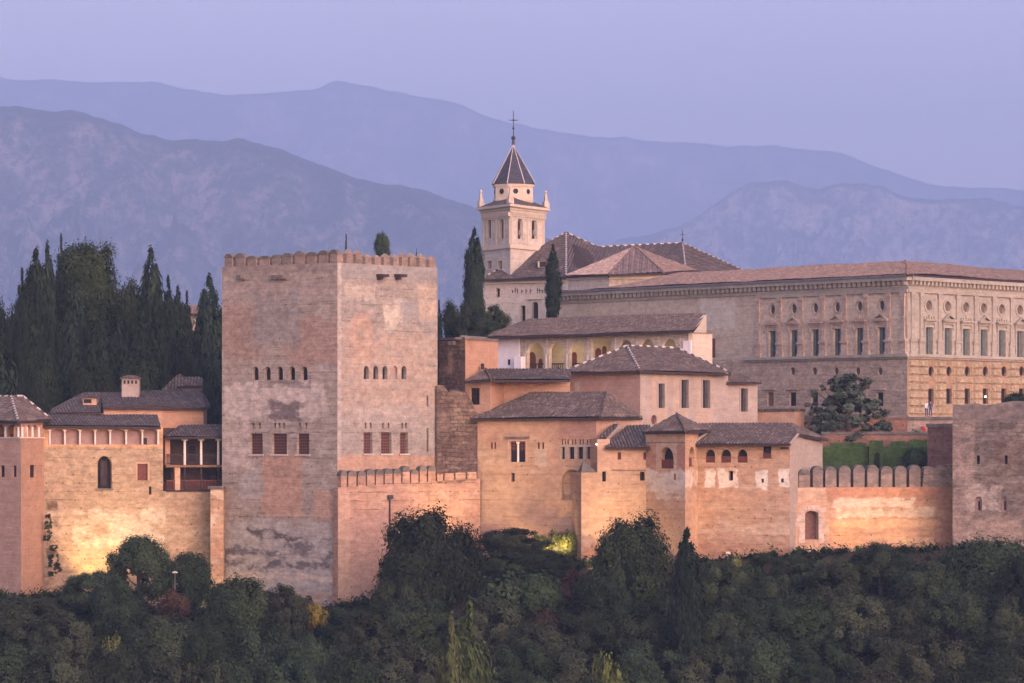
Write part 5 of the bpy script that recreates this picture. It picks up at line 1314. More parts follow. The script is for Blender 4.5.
hedge('small square hedge behind, near the dark red masonry block, left one', (891, 421.6), (905, 421.4), 441.4, -7, 1.4)
hedge('small square hedge behind, touching the dark red masonry block', (909, 421.6), (927, 421.4), 440, -7, 1.4)
b = thing('hedge_gap_panel', 'dark arched panel painting the shade of a gap in the tall hedge block', 'archway', P3(877, 462, 417))
m = MB(); w = Wall((868.6, 417.2), (882, 417)); w.extr(m, outline(w, 'arch', 874.6, 879.8, 452.5, 468), -.2, .16); m.build('opening', plain_mat('hedge_gap_shade', (.012, .017, .01)), b)  # solid near-black slab paints the gap's shade; the hedge has no hole

# ================================================================== TREES
rng_ = np.random.default_rng(11)
def leaf_mat(name, c_dark, c_light, hue=.06):
    n = NB(name)
    at = n.t.nodes.new('ShaderNodeAttribute'); at.attribute_name = 'tone'
    oi = n.t.nodes.new('ShaderNodeObjectInfo')
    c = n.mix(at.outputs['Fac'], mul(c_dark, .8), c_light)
    hs = n.t.nodes.new('ShaderNodeHueSaturation')
    n.L(n.rng(oi.outputs['Random'], 0, 1, .5 - hue*.45, .5 + hue*.3, False), hs.inputs['Hue'])
    r2 = n.math('FRACT', n.math('MULTIPLY', oi.outputs['Random'], 7.31))
    n.L(n.rng(r2, 0, 1, .65, 1.4, False), hs.inputs['Value']); n.L(c, hs.inputs['Color'])
    return n.done(hs.outputs[0], .8, .06)
LM = {
 'dark': leaf_mat('dark_green_leaves', (0.0088, 0.0160, 0.0096), (0.056, 0.078, 0.038)),
 'olive': leaf_mat('olive_grey_leaves', (0.0144, 0.0192, 0.0112), (0.08, 0.094, 0.05)),
 'mid': leaf_mat('mid_green_leaves', (0.0104, 0.0200, 0.0104), (0.06, 0.088, 0.038)),
 'cypress': leaf_mat('cypress_needles', (0.0088, 0.0168, 0.0112), (0.0383, 0.0580, 0.0313), .04),
 'lime': leaf_mat('yellow_green_leaves', (0.0560, 0.0720, 0.0160), (0.2320, 0.2552, 0.0696)),
 'poplar': leaf_mat('golden_green_leaves', (0.0240, 0.0336, 0.0112), (0.088, 0.108, 0.038)),
 'yellow': leaf_mat('yellow_leaves', (0.10, 0.078, 0.0120), (0.36, 0.29, 0.05)),
 'silver': leaf_mat('grey_green_leaves', (.03, .045, .03), (.085, .11, .08)),
 'rust': leaf_mat('rust_brown_leaves', (0.030, 0.02, 0.0124), (0.085, 0.052, 0.032)),
}
BARK = plain_mat('grey_brown_bark', (.075, .055, .045), .95, .4, 3)

def unit(n): 
    v = rng_.normal(size=(n, 3)); return v / np.linalg.norm(v, axis=1)[:, None]
def leaves_mesh(name, mat, C, Rr, n, size, up=.25, squash=1.0, elong=1.5, core=.62, vert=0.0, center=None):
    """C: clump centres, Rr: clump radii; leaf-sized quads on every clump plus a loose inner mass"""
    C = np.array(C); Rr = np.array(Rr); w = Rr**2; w = w / w.sum()
    idx = rng_.choice(len(C), n, p=w); d = unit(n); d[:, 2] *= squash
    rad = Rr[idx] * rng_.uniform(.5, 1.1, n) ** .7
    sp_ = rng_.uniform(size=n) < .3; rad[sp_] *= rng_.uniform(1.05, 1.55, sp_.sum())
    pos = C[idx] + d * rad[:, None]
    cen = C.mean(0) if center is None else np.array(center)
    out = pos - cen
    if vert: out[:, 2] *= .12
    out /= np.linalg.norm(out, axis=1)[:, None] + 1e-6
    nr = d*.4 + out*.85 + unit(n)*.6; nr[:, 2] += up; nr /= np.linalg.norm(nr, axis=1)[:, None]
    rnd = unit(n); rnd[:, 2] += vert*3
    t = rnd - (rnd*nr).sum(1)[:, None]*nr; t /= np.linalg.norm(t, axis=1)[:, None] + 1e-6; bt = np.cross(nr, t)
    s = size * rng_.uniform(.55, 1.35, n); a = t*(s*elong*.5)[:, None]; bb = bt*(s*.5)[:, None]
    V = np.stack([pos-a, pos+bb*.9-a*.1, pos+a, pos-bb*.9-a*.1], 1).reshape(-1, 3)
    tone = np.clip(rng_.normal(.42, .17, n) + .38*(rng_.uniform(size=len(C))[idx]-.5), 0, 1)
    # inner masses, given the darkest leaf tone to paint shade into the gaps
    ic = []; ifc = []; base = len(V); k = 0
    oct_v = np.array([[1,0,0],[-1,0,0],[0,1,0],[0,-1,0],[0,0,1],[0,0,-1]], float); oct_f = [(0,2,4),(2,1,4),(1,3,4),(3,0,4),(2,0,5),(1,2,5),(3,1,5),(0,3,5)]
    for c, r in zip(C, Rr):
        ic.append(c + oct_v * r * core * np.array([1, 1, squash])); ifc += [tuple(base + 6*k + q for q in f) for f in oct_f]; k += 1
    V = np.concatenate([V] + ic)
    nq, nt = n, len(ifc)
    me = bpy.data.meshes.new(name)
    me.vertices.add(len(V)); me.vertices.foreach_set('co', V.astype(np.float32).ravel())
    loops = np.concatenate([np.arange(4*n), np.array(ifc).ravel()]).astype(np.int32)
    me.loops.add(len(loops)); me.loops.foreach_set('vertex_index', loops)
    st = np.concatenate([np.arange(n)*4, 4*n + np.arange(nt)*3]).astype(np.int32)
    me.polygons.add(nq+nt); me.polygons.foreach_set('loop_start', st)
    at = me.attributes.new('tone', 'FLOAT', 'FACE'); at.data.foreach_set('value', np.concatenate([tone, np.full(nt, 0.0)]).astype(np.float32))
    me.materials.append(mat); me.update(calc_edges=True); me.validate()
    return me
def ell_clumps(n, a, h, z0, r0, r1, jit=.12, shape='round', lean=0):
    """clump centres spread over a crown of half width a, from z0 to z0+h"""
    C, Rr = [], []
    for k in range(n):
        d = unit(1)[0]; f = rng_.uniform(.45, 1.0) ** .5
        p = d * f
        if shape == 'cone':
            t = rng_.uniform(0, 1); ww = (1 - t) ** .8; an = rng_.uniform(0, 2*math.pi); p = np.array([math.cos(an)*ww*f, math.sin(an)*ww*f, t*2-1])
        if shape == 'umbrella' : p[2] = abs(p[2]) * 1.2 - .3
        r = rng_.uniform(r0, r1)
        C.append([p[0]*(a-r*.6) + rng_.normal()*jit*a, p[1]*(a-r*.6) + rng_.normal()*jit*a, z0 + h/2 + p[2]*(h/2-r*.6) + rng_.normal()*jit*h*.3]); Rr.append(r)
    return C, Rr
def trunk_mesh(name, h, r, limbs=5, spread=2.0, z1=None):
    mb = MB(); z1 = z1 or h
    pts = [Vector((0, 0, -1.5)), Vector((.12, .05, h*.3)), Vector((-.1, .12, h*.6)), Vector((.05, 0, h))]
    rs = [r*1.25, r, r*.8, r*.5]
    for k in range(3): mb.tube(pts[k], pts[k+1], rs[k], rs[k+1], 7)
    for k in range(limbs):
        an = 2*math.pi*k/limbs + .4; q = pts[2].lerp(pts[3], k/limbs); e = q + Vector((math.cos(an)*spread, math.sin(an)*spread, spread*.8 + .2*k)); mid = q.lerp(e, .5) + Vector((0, 0, -.2))
        mb.tube(q, mid, r*.42, r*.3, 5); mb.tube(mid, e, r*.3, r*.08, 5)
    o = mb.build(name, BARK); me = o.data; bpy.data.objects.remove(o); return me

# prototypes: (crown mesh, trunk mesh, width, height)
PROTO = {}
def proto(key, crown, trunk, wd, ht): PROTO[key] = (crown, trunk, wd, ht)
for i in range(4):
    C, Rr = ell_clumps((60, 80, 52, 70)[i], 4.3, 8.6, .8, (.55, .5, .6, .5)[i], (1.25, 1.0, 1.35, 1.1)[i], .07)
    for mk in (('dark', 'olive', 'mid', 'dark')[i],):
        proto(f'round{i}', leaves_mesh('broadleaf_crown', LM[mk], C, Rr, 24000, .19), trunk_mesh('trunk', 5, .3), 9.2, 10)
C, Rr = ell_clumps(80, 4.4, 8.8, .8, .45, .95, .08); proto('olive', leaves_mesh('olive_crown', LM['olive'], C, Rr, 26000, .17), trunk_mesh('trunk', 5, .3), 9.4, 10)
C, Rr = ell_clumps(90, 4.2, 8.8, .8, .4, .95, .1); proto('midfine', leaves_mesh('fine_crown', LM['mid'], C, Rr, 26000, .17), trunk_mesh('trunk', 5, .3), 9.4, 10)
C, Rr = ell_clumps(56, 4.3, 9.2, .6, .7, 1.5, .12); proto('dense', leaves_mesh('dense_crown', LM['dark'], C, Rr, 30000, .18, elong=1.6), trunk_mesh('trunk', 6, .35), 9.6, 10.4)
C, Rr = ell_clumps(60, 3.9, 9.5, 12.5, .8, 1.6, .08); proto('pine', leaves_mesh('umbrella_crown', LM['mid'], C, Rr, 30000, .2), trunk_mesh('trunk', 15, .4), 8.4, 22)
# airy garden tree
C, Rr = ell_clumps(230, 4.8, 8.8, .4, .15, .46, .13, 'cone'); proto('airy', leaves_mesh('airy_crown', LM['silver'], C, Rr, 11000, .22, core=.1, elong=2.2), trunk_mesh('trunk', 6, .28, 7, 2.6), 9.6, 9.6)
# cypresses
for i in range(3):
    C, Rr = [], []; H, A = 12.0, (1.15, 1.45, 1.3)[i]
    for k in range(130):
        t = rng_.uniform(0, 1) ** .85; prof = A * (min(1, (1-t)*3.4) ** .8) * (.72 + .28*min(1, t*6)); an = rng_.uniform(0, 2*math.pi); f = rng_.uniform(.35, .85); r = max(.12, prof*.36)*rng_.uniform(.8, 1.2)
        C.append([math.cos(an)*prof*f, math.sin(an)*prof*f, .5 + t*(H-.7)]); Rr.append(r)
    proto(f'cypress{i}', leaves_mesh('cypress_crown', LM['cypress'], C, Rr, 12000, .17, up=.1, squash=2.0, elong=2.6, core=.8, vert=1, center=(0, 0, 5)), trunk_mesh('trunk', 5, .2, 0), 2*A*.98, H)
C, Rr = [], []
for k in range(120):
    t = rng_.uniform(0, 1); prof = 1.7*(min(1, (1-t)*3.2)**.85)*(.7+.3*min(1, t*5)); an = rng_.uniform(0, 2*math.pi); f = rng_.uniform(.3, 1.0); C.append([math.cos(an)*prof*f, math.sin(an)*prof*f, .6+t*10.6]); Rr.append(max(.2, prof*.36)*rng_.uniform(.7, 1.2))
proto('poplar', leaves_mesh('poplar_crown', LM['poplar'], C, Rr, 26000, .2, up=.1, squash=1.7, elong=1.7, core=.85, vert=.7, center=(0, 0, 5)), trunk_mesh('trunk', 5, .2, 0), 3.5, 11.5)
for key, mk, nn_, sz in (('shrub', 'dark', 5000, .2), ('limeshrub', 'lime', 4200, .2), ('yellowshrub', 'yellow', 3000, .2), ('rustshrub', 'rust', 4000, .18), ('midshrub', 'mid', 5000, .19)):
    C, Rr = ell_clumps(26, 2.0, 3.2, .2, .4, .85, .12); proto(key, leaves_mesh('shrub_crown', LM[mk], C, Rr, nn_, sz), trunk_mesh('trunk', 1.8, .1, 3, .7), 4.4, 3.7)

USED = {}
def tree(key, px, top, width, Y, label, group=None, base=None, name='tree', cat='tree', rot=None):
    """a tree standing at column px and depth Y; top row and width in the picture give its size"""
    crown, trunk, pw, ph = PROTO[key]; x = (px - CX) / F * Y
    z0 = ground_z(x, Y) if base is None else base
    h = Zp(top, Y) - z0; wd = width / F * Y
    o = thing(name, label, cat, (x, Y, z0), group); o.rotation_euler = (0, 0, random.uniform(0, 6.28) if rot is None else rot); sx = wd / pw; o.scale = (sx, sx, h / ph)
    for nm, me in (('trunk', trunk), ('crown', crown)):
        c = bpy.data.objects.new(nm, me); COL.objects.link(c); c.parent = o
    return o
# ---- grove behind the left ramparts
GV = 'trees of the grove above the left ramparts'
def cyp(px, top, width, Y, label, i=0): return tree(f'cypress{i}', px, top, width, Y, label, GV, name='cypress', cat='cypress')
cyp(4, 334, 33, 428, 'short broad cypress at the left edge, just above the belvedere roof', 1)
cyp(22, 268, 17, 444, 'slim tall cypress second from the left edge', 0)
cyp(36, 245, 32, 446, 'large pointed cypress between the left slim one and the pine', 1)
cyp(47, 239, 22, 452, 'pointed cypress top left of the broad pine crown', 2)
cyp(61, 234, 14, 468, 'highest thin cypress tip rising left of the broad pine', 0)
tree('pine', 87, 239, 70, 458, 'broad rounded pine with brighter green top, highest of the left grove', GV, name='pine_tree', cat='pine')
cyp(76, 279, 30, 440, 'dark cypress in front of the broad pine, left of its trunk', 1)
cyp(101, 304, 30, 436, 'dark blunt cypress in front of the pine, centre of the left grove', 1)
cyp(119, 305, 28, 437, 'dark cypress right of the pine, above the square chimney', 2)
tree('round0', 128, 268, 52, 462, 'broad dark leafy tree between the pine and the tall pointed cypress', GV)
cyp(141, 294, 36, 438, 'broad full cypress just right of the square chimney', 1)
cyp(151, 244, 30, 452, 'tallest pointed cypress right of the broad pine', 1)
cyp(158, 284, 24, 442, 'cypress in front and right of the tallest pointed one', 2)
cyp(168, 275, 18, 452, 'slender cypress immediately right of the tallest pointed one', 0)
cyp(178, 285, 22, 454, 'blunt cypress above the little tiled chimney house', 2)
cyp(187, 291, 14, 460, 'thin cypress left of the distant pink house', 0)
cyp(209, 272, 31, 440, 'tall dark cypress standing close to the left side of the big tower', 1)
cyp(212, 346, 26, 428, 'dark low cypress between the timber gallery and the big tower', 1)
tree('dense', 10, 281, 48, 470, 'bushy dark tree filling the far left edge of the grove', GV)
tree('dense', 40, 330, 46, 432, 'dark bushy tree low between the belvedere and the long house', GV)
tree('round0', 62, 318, 60, 456, 'wide dark tree below the pine, left side of the grove', GV)
tree('dense', 172, 318, 56, 448, 'dark tree mass behind the tiled chimney house', GV)
tree('round3', 100, 262, 54, 476, 'dark leafy tree directly behind the broad pine', GV)
tree('round3', 196, 322, 30, 470, 'dark leafy tree below the distant pink house', GV)
tree('dense', 90, 345, 66, 434, 'low dark tree behind the ridge of the long house', GV)
tree('dense', 140, 340, 56, 433, 'low dark tree behind the square chimney', GV)
# behind the big tower
tree('cypress0', 346, 234.5, 9, 500, 'small cypress tip peeping over the battlements of the big tower', name='cypress', cat='cypress')
tree('round2', 381.5, 229, 20, 505, 'bushy tree top peeping over the battlements of the big tower', base=Zp(268, 505))
tree('cypress0', 416.5, 249, 5, 500, 'tiny cypress tip behind the right battlements of the big tower', name='cypress', cat='cypress')
tree('cypress0', 439, 300, 10, 470, 'thin dark cypress hugging the right edge of the big tower', name='cypress', cat='cypress')
tree('cypress1', 474.5, 226, 19.5, 470, 'tall slim cypress in front of the church bell tower', name='cypress', cat='cypress', base=Zp(352, 470))
tree('cypress0', 553, 244, 15.5, 500, 'slim cypress against the church nave, left of the pavilion', name='cypress', cat='cypress', base=Zp(330, 500))
tree('dense', 457, 293, 40, 462, 'dark rounded tree left of the tall slim cypress, above the ruined tower', base=Zp(362, 462))
tree('midfine', 489, 300, 50, 466, 'rounded green tree right of the tall slim cypress, below the church', base=Zp(358, 466))
tree('round0', 470, 312, 40, 458, 'low dark tree at the foot of the tall slim cypress', base=Zp(362, 458))
tree('airy', 848, 372, 108, 428, 'airy grey-green garden tree in front of the palace, above the clipped hedges', base=Zp(445, 428), rot=.6)
tree('midshrub', 916, 447, 30, 415.5, 'light rounded bush behind the battlements, beside the dark red masonry', name='shrub', cat='shrub', base=Zp(470, 415.5))
tree('shrub', 1015, 391, 26, 412, 'bush growing on top of the rough stone tower at the right edge', name='shrub', cat='shrub', base=Zp(408, 412))

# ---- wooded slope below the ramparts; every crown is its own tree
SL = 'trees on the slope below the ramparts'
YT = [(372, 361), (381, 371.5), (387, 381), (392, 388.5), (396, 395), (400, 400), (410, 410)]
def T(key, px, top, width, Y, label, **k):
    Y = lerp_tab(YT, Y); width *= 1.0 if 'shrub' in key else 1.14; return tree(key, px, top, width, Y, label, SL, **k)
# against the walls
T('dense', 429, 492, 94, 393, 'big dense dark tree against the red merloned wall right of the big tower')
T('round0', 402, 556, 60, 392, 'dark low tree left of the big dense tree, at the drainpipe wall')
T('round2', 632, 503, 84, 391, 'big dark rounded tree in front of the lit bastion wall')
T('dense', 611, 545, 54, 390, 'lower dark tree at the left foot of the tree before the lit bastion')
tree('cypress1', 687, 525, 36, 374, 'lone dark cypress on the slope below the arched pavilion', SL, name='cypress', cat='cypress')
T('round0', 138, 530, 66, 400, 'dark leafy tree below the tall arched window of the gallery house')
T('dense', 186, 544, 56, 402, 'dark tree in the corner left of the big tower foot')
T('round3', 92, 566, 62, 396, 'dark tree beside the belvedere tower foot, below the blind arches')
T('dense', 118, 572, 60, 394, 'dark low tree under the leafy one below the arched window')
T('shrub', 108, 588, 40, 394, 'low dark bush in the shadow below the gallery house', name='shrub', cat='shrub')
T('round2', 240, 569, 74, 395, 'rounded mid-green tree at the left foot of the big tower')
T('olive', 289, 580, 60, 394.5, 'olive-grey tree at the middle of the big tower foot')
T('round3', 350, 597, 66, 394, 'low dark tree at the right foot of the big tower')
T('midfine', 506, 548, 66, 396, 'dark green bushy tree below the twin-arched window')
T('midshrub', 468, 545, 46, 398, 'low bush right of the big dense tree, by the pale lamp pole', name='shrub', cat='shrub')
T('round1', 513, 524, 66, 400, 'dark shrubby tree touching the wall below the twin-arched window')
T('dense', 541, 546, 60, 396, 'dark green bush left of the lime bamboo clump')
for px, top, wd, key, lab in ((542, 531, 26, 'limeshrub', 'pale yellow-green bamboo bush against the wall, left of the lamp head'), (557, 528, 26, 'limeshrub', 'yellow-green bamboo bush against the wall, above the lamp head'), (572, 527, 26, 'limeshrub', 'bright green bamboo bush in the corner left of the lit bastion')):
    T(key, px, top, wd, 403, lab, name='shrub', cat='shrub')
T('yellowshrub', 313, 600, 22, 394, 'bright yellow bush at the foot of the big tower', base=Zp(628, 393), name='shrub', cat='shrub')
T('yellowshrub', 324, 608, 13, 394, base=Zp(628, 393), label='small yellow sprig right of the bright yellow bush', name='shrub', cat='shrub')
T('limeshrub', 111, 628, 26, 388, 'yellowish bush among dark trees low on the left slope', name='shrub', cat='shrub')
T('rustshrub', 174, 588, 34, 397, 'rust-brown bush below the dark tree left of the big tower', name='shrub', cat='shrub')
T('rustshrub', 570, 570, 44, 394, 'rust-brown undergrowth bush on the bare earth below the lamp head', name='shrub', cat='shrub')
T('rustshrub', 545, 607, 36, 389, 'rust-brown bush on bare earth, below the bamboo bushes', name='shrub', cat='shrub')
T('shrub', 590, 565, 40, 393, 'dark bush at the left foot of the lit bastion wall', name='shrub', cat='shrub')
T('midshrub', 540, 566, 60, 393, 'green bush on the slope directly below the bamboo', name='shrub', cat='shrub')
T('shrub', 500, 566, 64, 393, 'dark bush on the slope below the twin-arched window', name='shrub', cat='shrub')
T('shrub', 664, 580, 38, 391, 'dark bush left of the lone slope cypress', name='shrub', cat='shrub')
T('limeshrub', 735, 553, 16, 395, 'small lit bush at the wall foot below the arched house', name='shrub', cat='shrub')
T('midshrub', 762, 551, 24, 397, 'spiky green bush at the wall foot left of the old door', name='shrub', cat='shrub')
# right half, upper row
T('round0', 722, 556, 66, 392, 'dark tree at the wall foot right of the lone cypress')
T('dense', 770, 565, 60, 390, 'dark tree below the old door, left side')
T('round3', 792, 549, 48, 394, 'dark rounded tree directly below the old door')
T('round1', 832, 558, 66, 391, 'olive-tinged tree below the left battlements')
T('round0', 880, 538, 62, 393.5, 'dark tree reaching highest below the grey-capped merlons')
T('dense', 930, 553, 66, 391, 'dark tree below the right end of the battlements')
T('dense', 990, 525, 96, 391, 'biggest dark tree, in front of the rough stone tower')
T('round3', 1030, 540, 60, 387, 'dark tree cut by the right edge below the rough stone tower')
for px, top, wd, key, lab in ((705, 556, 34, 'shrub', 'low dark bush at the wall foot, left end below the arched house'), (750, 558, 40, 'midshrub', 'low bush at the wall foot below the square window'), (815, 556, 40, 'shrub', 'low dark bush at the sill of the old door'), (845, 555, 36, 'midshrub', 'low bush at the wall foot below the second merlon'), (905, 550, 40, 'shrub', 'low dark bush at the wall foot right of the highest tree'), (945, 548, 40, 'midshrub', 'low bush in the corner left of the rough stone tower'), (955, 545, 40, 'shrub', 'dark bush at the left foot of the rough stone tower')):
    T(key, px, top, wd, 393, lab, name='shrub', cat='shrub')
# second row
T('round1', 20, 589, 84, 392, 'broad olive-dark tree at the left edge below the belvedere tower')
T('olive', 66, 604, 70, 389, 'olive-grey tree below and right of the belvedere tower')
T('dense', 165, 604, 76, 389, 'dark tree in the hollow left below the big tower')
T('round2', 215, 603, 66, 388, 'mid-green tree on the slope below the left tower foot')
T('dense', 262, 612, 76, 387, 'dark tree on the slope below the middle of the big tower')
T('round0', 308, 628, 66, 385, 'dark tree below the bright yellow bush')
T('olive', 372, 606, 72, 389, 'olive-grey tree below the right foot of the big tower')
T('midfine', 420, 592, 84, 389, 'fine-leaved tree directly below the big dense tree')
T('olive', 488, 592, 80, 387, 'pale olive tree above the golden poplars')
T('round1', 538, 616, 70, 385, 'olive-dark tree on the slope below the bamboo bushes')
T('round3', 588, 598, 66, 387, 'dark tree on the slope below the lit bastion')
T('olive', 638, 598, 82, 386, 'broad olive tree on the slope below the rounded dark one')
T('round0', 722, 604, 60, 385, 'dark tree hugging the right foot of the lone cypress')
T('dense', 748, 586, 74, 387, 'dense dark tree on the slope below the arched house')
T('midfine', 803, 588, 78, 386, 'fine-leaved dark tree on the slope below the old door')
T('round1', 856, 586, 72, 386, 'olive-dark tree on the slope below the left merlons')
T('olive', 905, 580, 74, 386, 'olive-grey tree on the slope below the right merlons')
T('round0', 958, 582, 80, 385, 'dark tree on the slope below the biggest right tree')
T('olive', 1012, 588, 70, 383, 'olive-grey tree at the right edge, middle of the slope')
# third row
T('dense', 8, 632, 84, 384, 'dark tree in the bottom left corner region, above the lowest ones')
T('olive', 60, 640, 84, 382, 'olive-grey tree low on the left slope')
T('round0', 118, 636, 70, 383, 'dark tree low on the slope beside the yellowish bush')
T('round1', 172, 646, 78, 381, 'olive-dark tree low on the slope left of centre')
T('round3', 230, 648, 70, 381, 'dark tree low on the slope below the left tower foot')
T('midfine', 290, 652, 80, 380, 'green fine-leaved tree low below the big tower')
T('round2', 350, 640, 76, 381, 'mid-green tree low on the slope left of the golden poplars')
T('olive', 408, 634, 78, 382, 'olive-grey tree low on the slope beside the golden poplars')
T('midfine', 520, 636, 78, 381, 'fine green tree just right of the golden poplars')
T('round1', 572, 640, 70, 380, 'olive-dark tree low on the slope right of the poplars')
T('limeshrub', 607, 644, 36, 379, 'small brighter green bush low on the slope', name='shrub', cat='shrub')
T('round3', 650, 634, 76, 381, 'dark tree low on the slope below the lone cypress')
T('olive', 706, 640, 72, 380, 'olive-grey tree low, right below the lone cypress')
T('round0', 760, 628, 80, 381, 'dark tree low on the slope below the arched house')
T('midfine', 818, 632, 80, 380, 'fine dark-green tree low on the slope below the old door')
T('round1', 872, 624, 76, 380, 'olive-dark tree low on the slope below the merlons')
T('olive', 928, 620, 84, 380, 'pale olive tree low on the right slope')
T('dense', 985, 630, 80, 379, 'dense dark tree low on the right slope')
T('olive', 1030, 634, 80, 378, 'olive tree cut by the right edge low on the slope')
# bottom row
for k, (px, top, wd, key, lab) in enumerate((
    (25, 672, 80, 'olive', 'olive tree top on the bottom edge, far left'), (78, 664, 66, 'olive', 'pale olive tree on the bottom edge left'), (140, 672, 80, 'round0', 'dark tree top on the bottom edge, left'),
    (212, 650, 58, 'olive', 'light olive-brown tree on the bottom edge below the left tower foot'), (262, 674, 80, 'dense', 'dark tree top on the bottom edge below the tower'), (330, 668, 76, 'midfine', 'green tree top on the bottom edge, left of the poplars'),
    (395, 668, 76, 'round1', 'olive-dark tree top on the bottom edge beside the poplars'), (535, 672, 80, 'midfine', 'green tree top on the bottom edge right of the poplars'), (595, 668, 66, 'round2', 'mid-green tree top on the bottom edge below the bright bush'),
    (640, 672, 60, 'midfine', 'fine green tree top on the bottom edge, centre right'), (690, 676, 80, 'round3', 'dark tree top on the bottom edge below the lone cypress'), (752, 668, 78, 'olive', 'olive tree top on the bottom edge below the arched house'),
    (815, 672, 76, 'round1', 'olive-dark tree top on the bottom edge below the old door'), (880, 662, 84, 'olive', 'pale olive tree top on the bottom edge below the merlons'), (945, 666, 80, 'olive', 'olive tree top on the bottom edge, right'), (1005, 668, 84, 'round1', 'olive-dark tree top in the bottom right corner'))):
    T(key, px, top, wd, 372 + (k*5 % 3), lab)
tree('poplar', 470, 596, 46, 352, 'taller golden-green poplar in the foreground, bottom centre', 'golden poplars in the foreground', name='poplar', cat='poplar')
tree('poplar', 451, 611, 32, 349, 'slimmer golden-green poplar at the left of the pair, bottom centre', 'golden poplars in the foreground', name='poplar', cat='poplar')

# ---- undergrowth on the slope: nobody could count it
C, Rr = [], []
for k in range(1500):
    x = random.uniform(-60, 58); d = random.random() ** 1.5 * 13; y = 398.5 - d
    if x < -25: y += 4
    if 1 < x < 14 and 385 < y < 396 and random.random() < .8: continue
    r = random.uniform(.25, .8); C.append([x, y, ground_z(x, y) + r*.35]); Rr.append(r)
me = leaves_mesh('undergrowth', LM['dark'], C, Rr, 34000, .24, core=.5, up=.5)
o = bpy.data.objects.new('undergrowth', me); COL.objects.link(o); o['kind'] = 'stuff'
# ---- ivy and weeds on the walls
def tuft(px, py, Y, wpx, hpx, mk, label):
    C, Rr = [], []; r = wpx/2/F*Y; h = hpx/F*Y; q = P3(px, py, Y)
    for k in range(46): a, t = random.uniform(0, 6.28), random.uniform(0, 1); C.append([math.cos(a)*r*.8*(1-t*.6), math.sin(a)*r*.3, t*h]); Rr.append(r*random.uniform(.08, .24))
    o = thing('wall_plant', label, 'plant', q); c = bpy.data.objects.new('foliage', leaves_mesh('wall_plant_leaves', LM[mk], C, Rr, 900, .16, core=.1)); COL.objects.link(c); c.parent = o
tuft(48, 540, 405.5, 11, 26, 'olive', 'scraggly plant growing on the wall beside the belvedere tower')
tuft(54, 575, 405, 16, 30, 'dark', 'dark creeper at the wall foot beside the belvedere tower')

# ================================================================== LAMPS, PEOPLE, SMALL THINGS
GLOW = NB('lamp_glow'); GLOW.b.inputs['Emission Color'].default_value = (1, .82, .55, 1); GLOW.b.inputs['Emission Strength'].default_value = 6; GLOW = GLOW.mat
def floodlight(px, Y, z, aim, watts, label, size=R(95), col=(1.0, .64, .26), glow=False):
    x = (px - CX) / F * Y; loc = Vector((x, Y, z)); d = (Vector(aim) - loc).normalized()
    b = thing('floodlight', label, 'floodlight', (x, Y, z-.9), 'floodlights at the foot of the ramparts')
    m = MB(); m.tube(loc - Vector((0, 0, .9)), loc - Vector((0, 0, .15)), .05, .05, 6); m.build('stand', M['iron'], b)
    m = MB(); m.tube(loc - d*.3, loc, .14, .22, 10); m.build('housing', M['iron'], b)
    m = MB(); m.tube(loc - d*.05, loc + d*.015, .18, .18, 10); m.build('lens', GLOW, b)
    ld = bpy.data.lights.new('floodlight_lamp', 'SPOT'); ld.energy = watts; ld.color = col; ld.spot_size = size; ld.spot_blend = 1.0; ld.shadow_soft_size = .25
    lo = bpy.data.objects.new('lamp', ld); COL.objects.link(lo); lo.parent = b; lo.location = loc + d*.1 - Vector((x, Y, z-.9)); lo.rotation_euler = d.to_track_quat('-Z', 'Y').to_euler()
def gz(px, Y): return ground_z((px-CX)/F*Y, Y)
FL = [
 (8, 390, 575, 5, 2600, 'floodlight aimed at the belvedere tower from the left edge'),
 (92, 401.5, 525, 98, 5000, 'floodlight hidden in the bushes below the blind arches'),
 (132, 401.5, 520, 140, 3400, 'floodlight behind the leafy tree below the tall arched window'),
 (172, 402.5, 520, 178, 1500, 'floodlight behind the dark tree below the timber gallery'),
 (205, 399, 560, 215, 900, 'floodlight aimed at the pale buttress'),
 (365, 392.5, 540, 362, 1500, 'floodlight below the drainpipe wall'),
 (452, 399.5, 505, 455, 3800, 'floodlight behind the big dense tree'),
 (505, 400, 530, 515, 1500, 'floodlight behind the bushes below the twin-arched window'),
 (560, 398.5, 530, 555, 1400, 'floodlight beside the bamboo bushes'),
 (598, 393.5, 530, 594, 4200, 'floodlight left below the lit bastion'),
 (650, 392, 540, 640, 1400, 'floodlight right below the lit bastion'),
 (672, 389.5, 540, 668, 3600, 'floodlight below the arched pavilion'),
 (735, 392, 525, 740, 3000, 'floodlight below the arched house'),
 (857, 395.5, 525, 857, 1200, 'floodlight glowing at the wall foot below the merlons'),
 (905, 396, 520, 905, 1200, 'floodlight at the right end below the merlons'),
 (1000, 388, 530, 1005, 1000, 'floodlight below the rough stone tower'),
]
LK = 0.7
for (px, Y, aimy, aimx, wt_, lab) in FL:
    Y += 2.6 if 60 < px < 200 else 1.6
    floodlight(px, Y, gz(px, Y) + .6, P3(aimx, aimy, 409 if px < 300 else 404), wt_ * LK * (.6 if 60 < px < 120 else .36 if px < 200 else .75), lab)
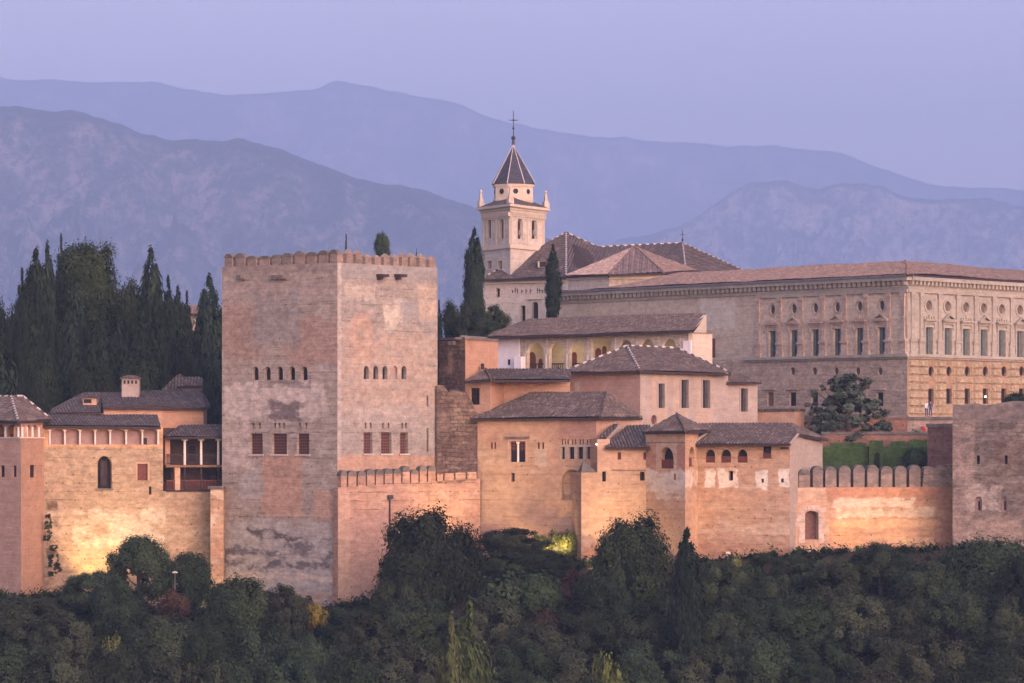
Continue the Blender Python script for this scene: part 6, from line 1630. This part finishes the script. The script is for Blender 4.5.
for k, (q, en) in enumerate(LAMPS):
    b = thing('hanging_lamp', ('lamp hanging under the first arch from the left of the white-ended house', 'lamp hanging under the second arch of the white-ended house', 'lamp hanging under the third arch of the white-ended house', 'lamp hanging under the arch left of the last two', 'lamp hanging under the last arch but one', 'lamp hanging under the rightmost arch of the white-ended house')[k], 'lamp', q, 'lamps in the arcade')
    m = MB(); m.ball(q, .14, 0, 8, 5); m.build('globe', GLOW, b); m = MB(); m.tube(q + Vector((0, 0, .12)), q + Vector((0, 0, .7)), .02, .02, 4); m.build('rod', M['iron'], b)
    ld = bpy.data.lights.new('arcade_lamp', 'POINT'); ld.energy = en * .2; ld.color = (1, .7, .4); ld.shadow_soft_size = .2
    lo = bpy.data.objects.new('lamp', ld); COL.objects.link(lo); lo.parent = b; lo.location = (0, -.05, -.35)
# lamp posts among the trees
def lamp_post(px, py, Y, label, heads=1):
    q = P3(px, py, Y); z = ground_z(q.x, Y); b = thing('lamp_post', label, 'lamp post', (q.x, Y, z), 'lamp posts among the trees')
    m = MB(); m.tube((q.x, Y, z-.3), q, .05, .035, 6); m.build('pole', M['lead'], b)
    for s in ((0,) if heads == 1 else (-.45, .45)):
        m = MB(); m.box((q.x+s, Y, q.z), (.5, .36, .1), 0); m.box((q.x+s, Y, q.z+.1), (.4, .3, .08), 0, taper=.6); m.build('head', W['church'], b)
lamp_post(175, 573, 397.5, 'white lamp head on a post below the timber gallery')
lamp_post(560, 549, 396, 'double white lamp head on a pole before the bamboo bushes', 2)
lamp_post(474, 544, 396.5, 'slim pale lamp pole right of the big dense tree')
lamp_post(653, 574, 393.5, 'slim pale lamp pole left of the lone slope cypress')
lamp_post(728, 553.5, 397.5, 'small white lamp at the wall foot below the arched house')
# lit window lamp in the palace and ground-floor lamp
b = thing('wall_lamp', 'small bright lamp glowing in a ground-floor window of the palace', 'lamp', P3(983.4, 396.5, 476)); m = MB()
m.ball(Wall((907.3, 455), (1135, 497)).pt(Wall((907.3, 455), (1135, 497)).U(983.6), Wall((907.3, 455), (1135, 497)).Z(983.6, 396.6), .25), .1, 0, 8, 5); m.build('bulb', GLOW, b)
b = thing('wall_lamp', 'small lamp on the corner below the lean-to roof of the lit bastion', 'lamp', P3(596.6, 444.3, 401)); m = MB(); m.ball(P3(596.6, 444.3, 401.0), .07, 0, 8, 5); m.build('bulb', GLOW, b)

# people: one continuous skinned body each
def skin_mat(): return plain_mat('skin', (.45, .27, .2), .6, .1)
SKIN, HAIR = skin_mat(), plain_mat('dark_hair', (.02, .015, .012), .7)
def person(px, Y, z0, label, top, low, yaw=0, lean=0.0):
    b = thing('person', label, 'person', (*G(px, Y), z0)); o0 = Vector((*G(px, Y), z0))
    J = {'pelvis': (0, 0, .95), 'chest': (0, -lean*.5, 1.3), 'neck': (0, -lean, 1.5), 'head': (0, -lean-.02, 1.62), 'crown': (0, -lean-.01, 1.72),
         'sl': (-.19, -lean*.9, 1.42), 'el': (-.25, -.06-lean, 1.15), 'hl': (-.2, -.26-lean, .98), 'sr': (.19, -lean*.9, 1.42), 'er': (.27, -.02-lean, 1.14), 'hr': (.24, -.2-lean, .95),
         'pl': (-.1, 0, .9), 'kl': (-.11, -.03, .5), 'al': (-.11, .02, .08), 'tl': (-.12, -.16, .04), 'pr': (.1, 0, .9), 'kr': (.12, -.02, .5), 'ar': (.13, .02, .08), 'tr': (.14, -.16, .04)}
    rad = dict(pelvis=.15, chest=.16, neck=.06, head=.1, crown=.075, sl=.075, el=.05, hl=.04, sr=.075, er=.05, hr=.04, pl=.1, kl=.07, al=.05, tl=.04, pr=.1, kr=.07, ar=.05, tr=.04)
    E = [('pelvis', 'chest'), ('chest', 'neck'), ('neck', 'head'), ('head', 'crown'), ('chest', 'sl'), ('sl', 'el'), ('el', 'hl'), ('chest', 'sr'), ('sr', 'er'), ('er', 'hr'), ('pelvis', 'pl'), ('pl', 'kl'), ('kl', 'al'), ('al', 'tl'), ('pelvis', 'pr'), ('pr', 'kr'), ('kr', 'ar'), ('ar', 'tr')]
    K = list(J); me = bpy.data.meshes.new('body'); me.from_pydata([J[k] for k in K], [(K.index(a), K.index(c)) for a, c in E], [])
    ob = bpy.data.objects.new('body', me); COL.objects.link(ob)
    sk = ob.modifiers.new('s', 'SKIN'); ob.modifiers.new('d', 'SUBSURF').levels = 1
    for i, k in enumerate(K): me.skin_vertices[0].data[i].radius = (rad[k], rad[k]*(.75 if k in ('pelvis', 'chest') else 1))
    me.skin_vertices[0].data[0].use_root = True
    dg = bpy.context.evaluated_depsgraph_get(); nm = bpy.data.meshes.new_from_object(ob.evaluated_get(dg)); bpy.data.objects.remove(ob)
    nm.materials.clear(); [nm.materials.append(x) for x in (SKIN, top, low, HAIR)]
    for p in nm.polygons:
        c = p.center; p.material_index = 0 if (c.z > 1.46 or (abs(c.x) > .16 and c.z < 1.06 and c.z > .85 and c.y < -.12)) else 1 if c.z > .93 else 2
        if c.z > 1.66 or (c.z > 1.55 and c.y > -lean+.02): p.material_index = 3
        p.use_smooth = True
    bo = bpy.data.objects.new('body', nm); COL.objects.link(bo); bo.parent = b; b.rotation_euler = (0, 0, yaw)
WT, BL, RD = plain_mat('white_shirt', (.7, .68, .66)), plain_mat('blue_cloth', (.06, .08, .16)), plain_mat('red_cloth', (.5, .03, .04))
zp = Zp(421, 437.5)
person(926.5, 440.2, Zp(420, 441)+.35, 'person in a white shirt leaning on the forecourt wall of the palace', WT, BL, .4, .1)
person(930.5, 440, Zp(420, 441)+.35, 'person in dark clothes standing on the forecourt wall beside the white shirt', BL, BL, -.5)
person(558, 445.2, Zp(371, 440)-1.0+.02, 'person in dark clothes at the railing under the second arch', BL, BL, .2)
b = thing('red_banner', 'small red cloth hanging on the forecourt wall below the two people', 'banner', P3(923.5, 430, 438.5)); m = MB()
w = Wall((884, 441), (954, 438)); o = [w.uz(921, 426.6), w.uz(923.4, 426), w.uz(926.4, 429.6), w.uz(925.8, 431.2), w.uz(922.6, 429.6)]; w.extr(m, o, .05, .12); m.build('cloth', RD, b)
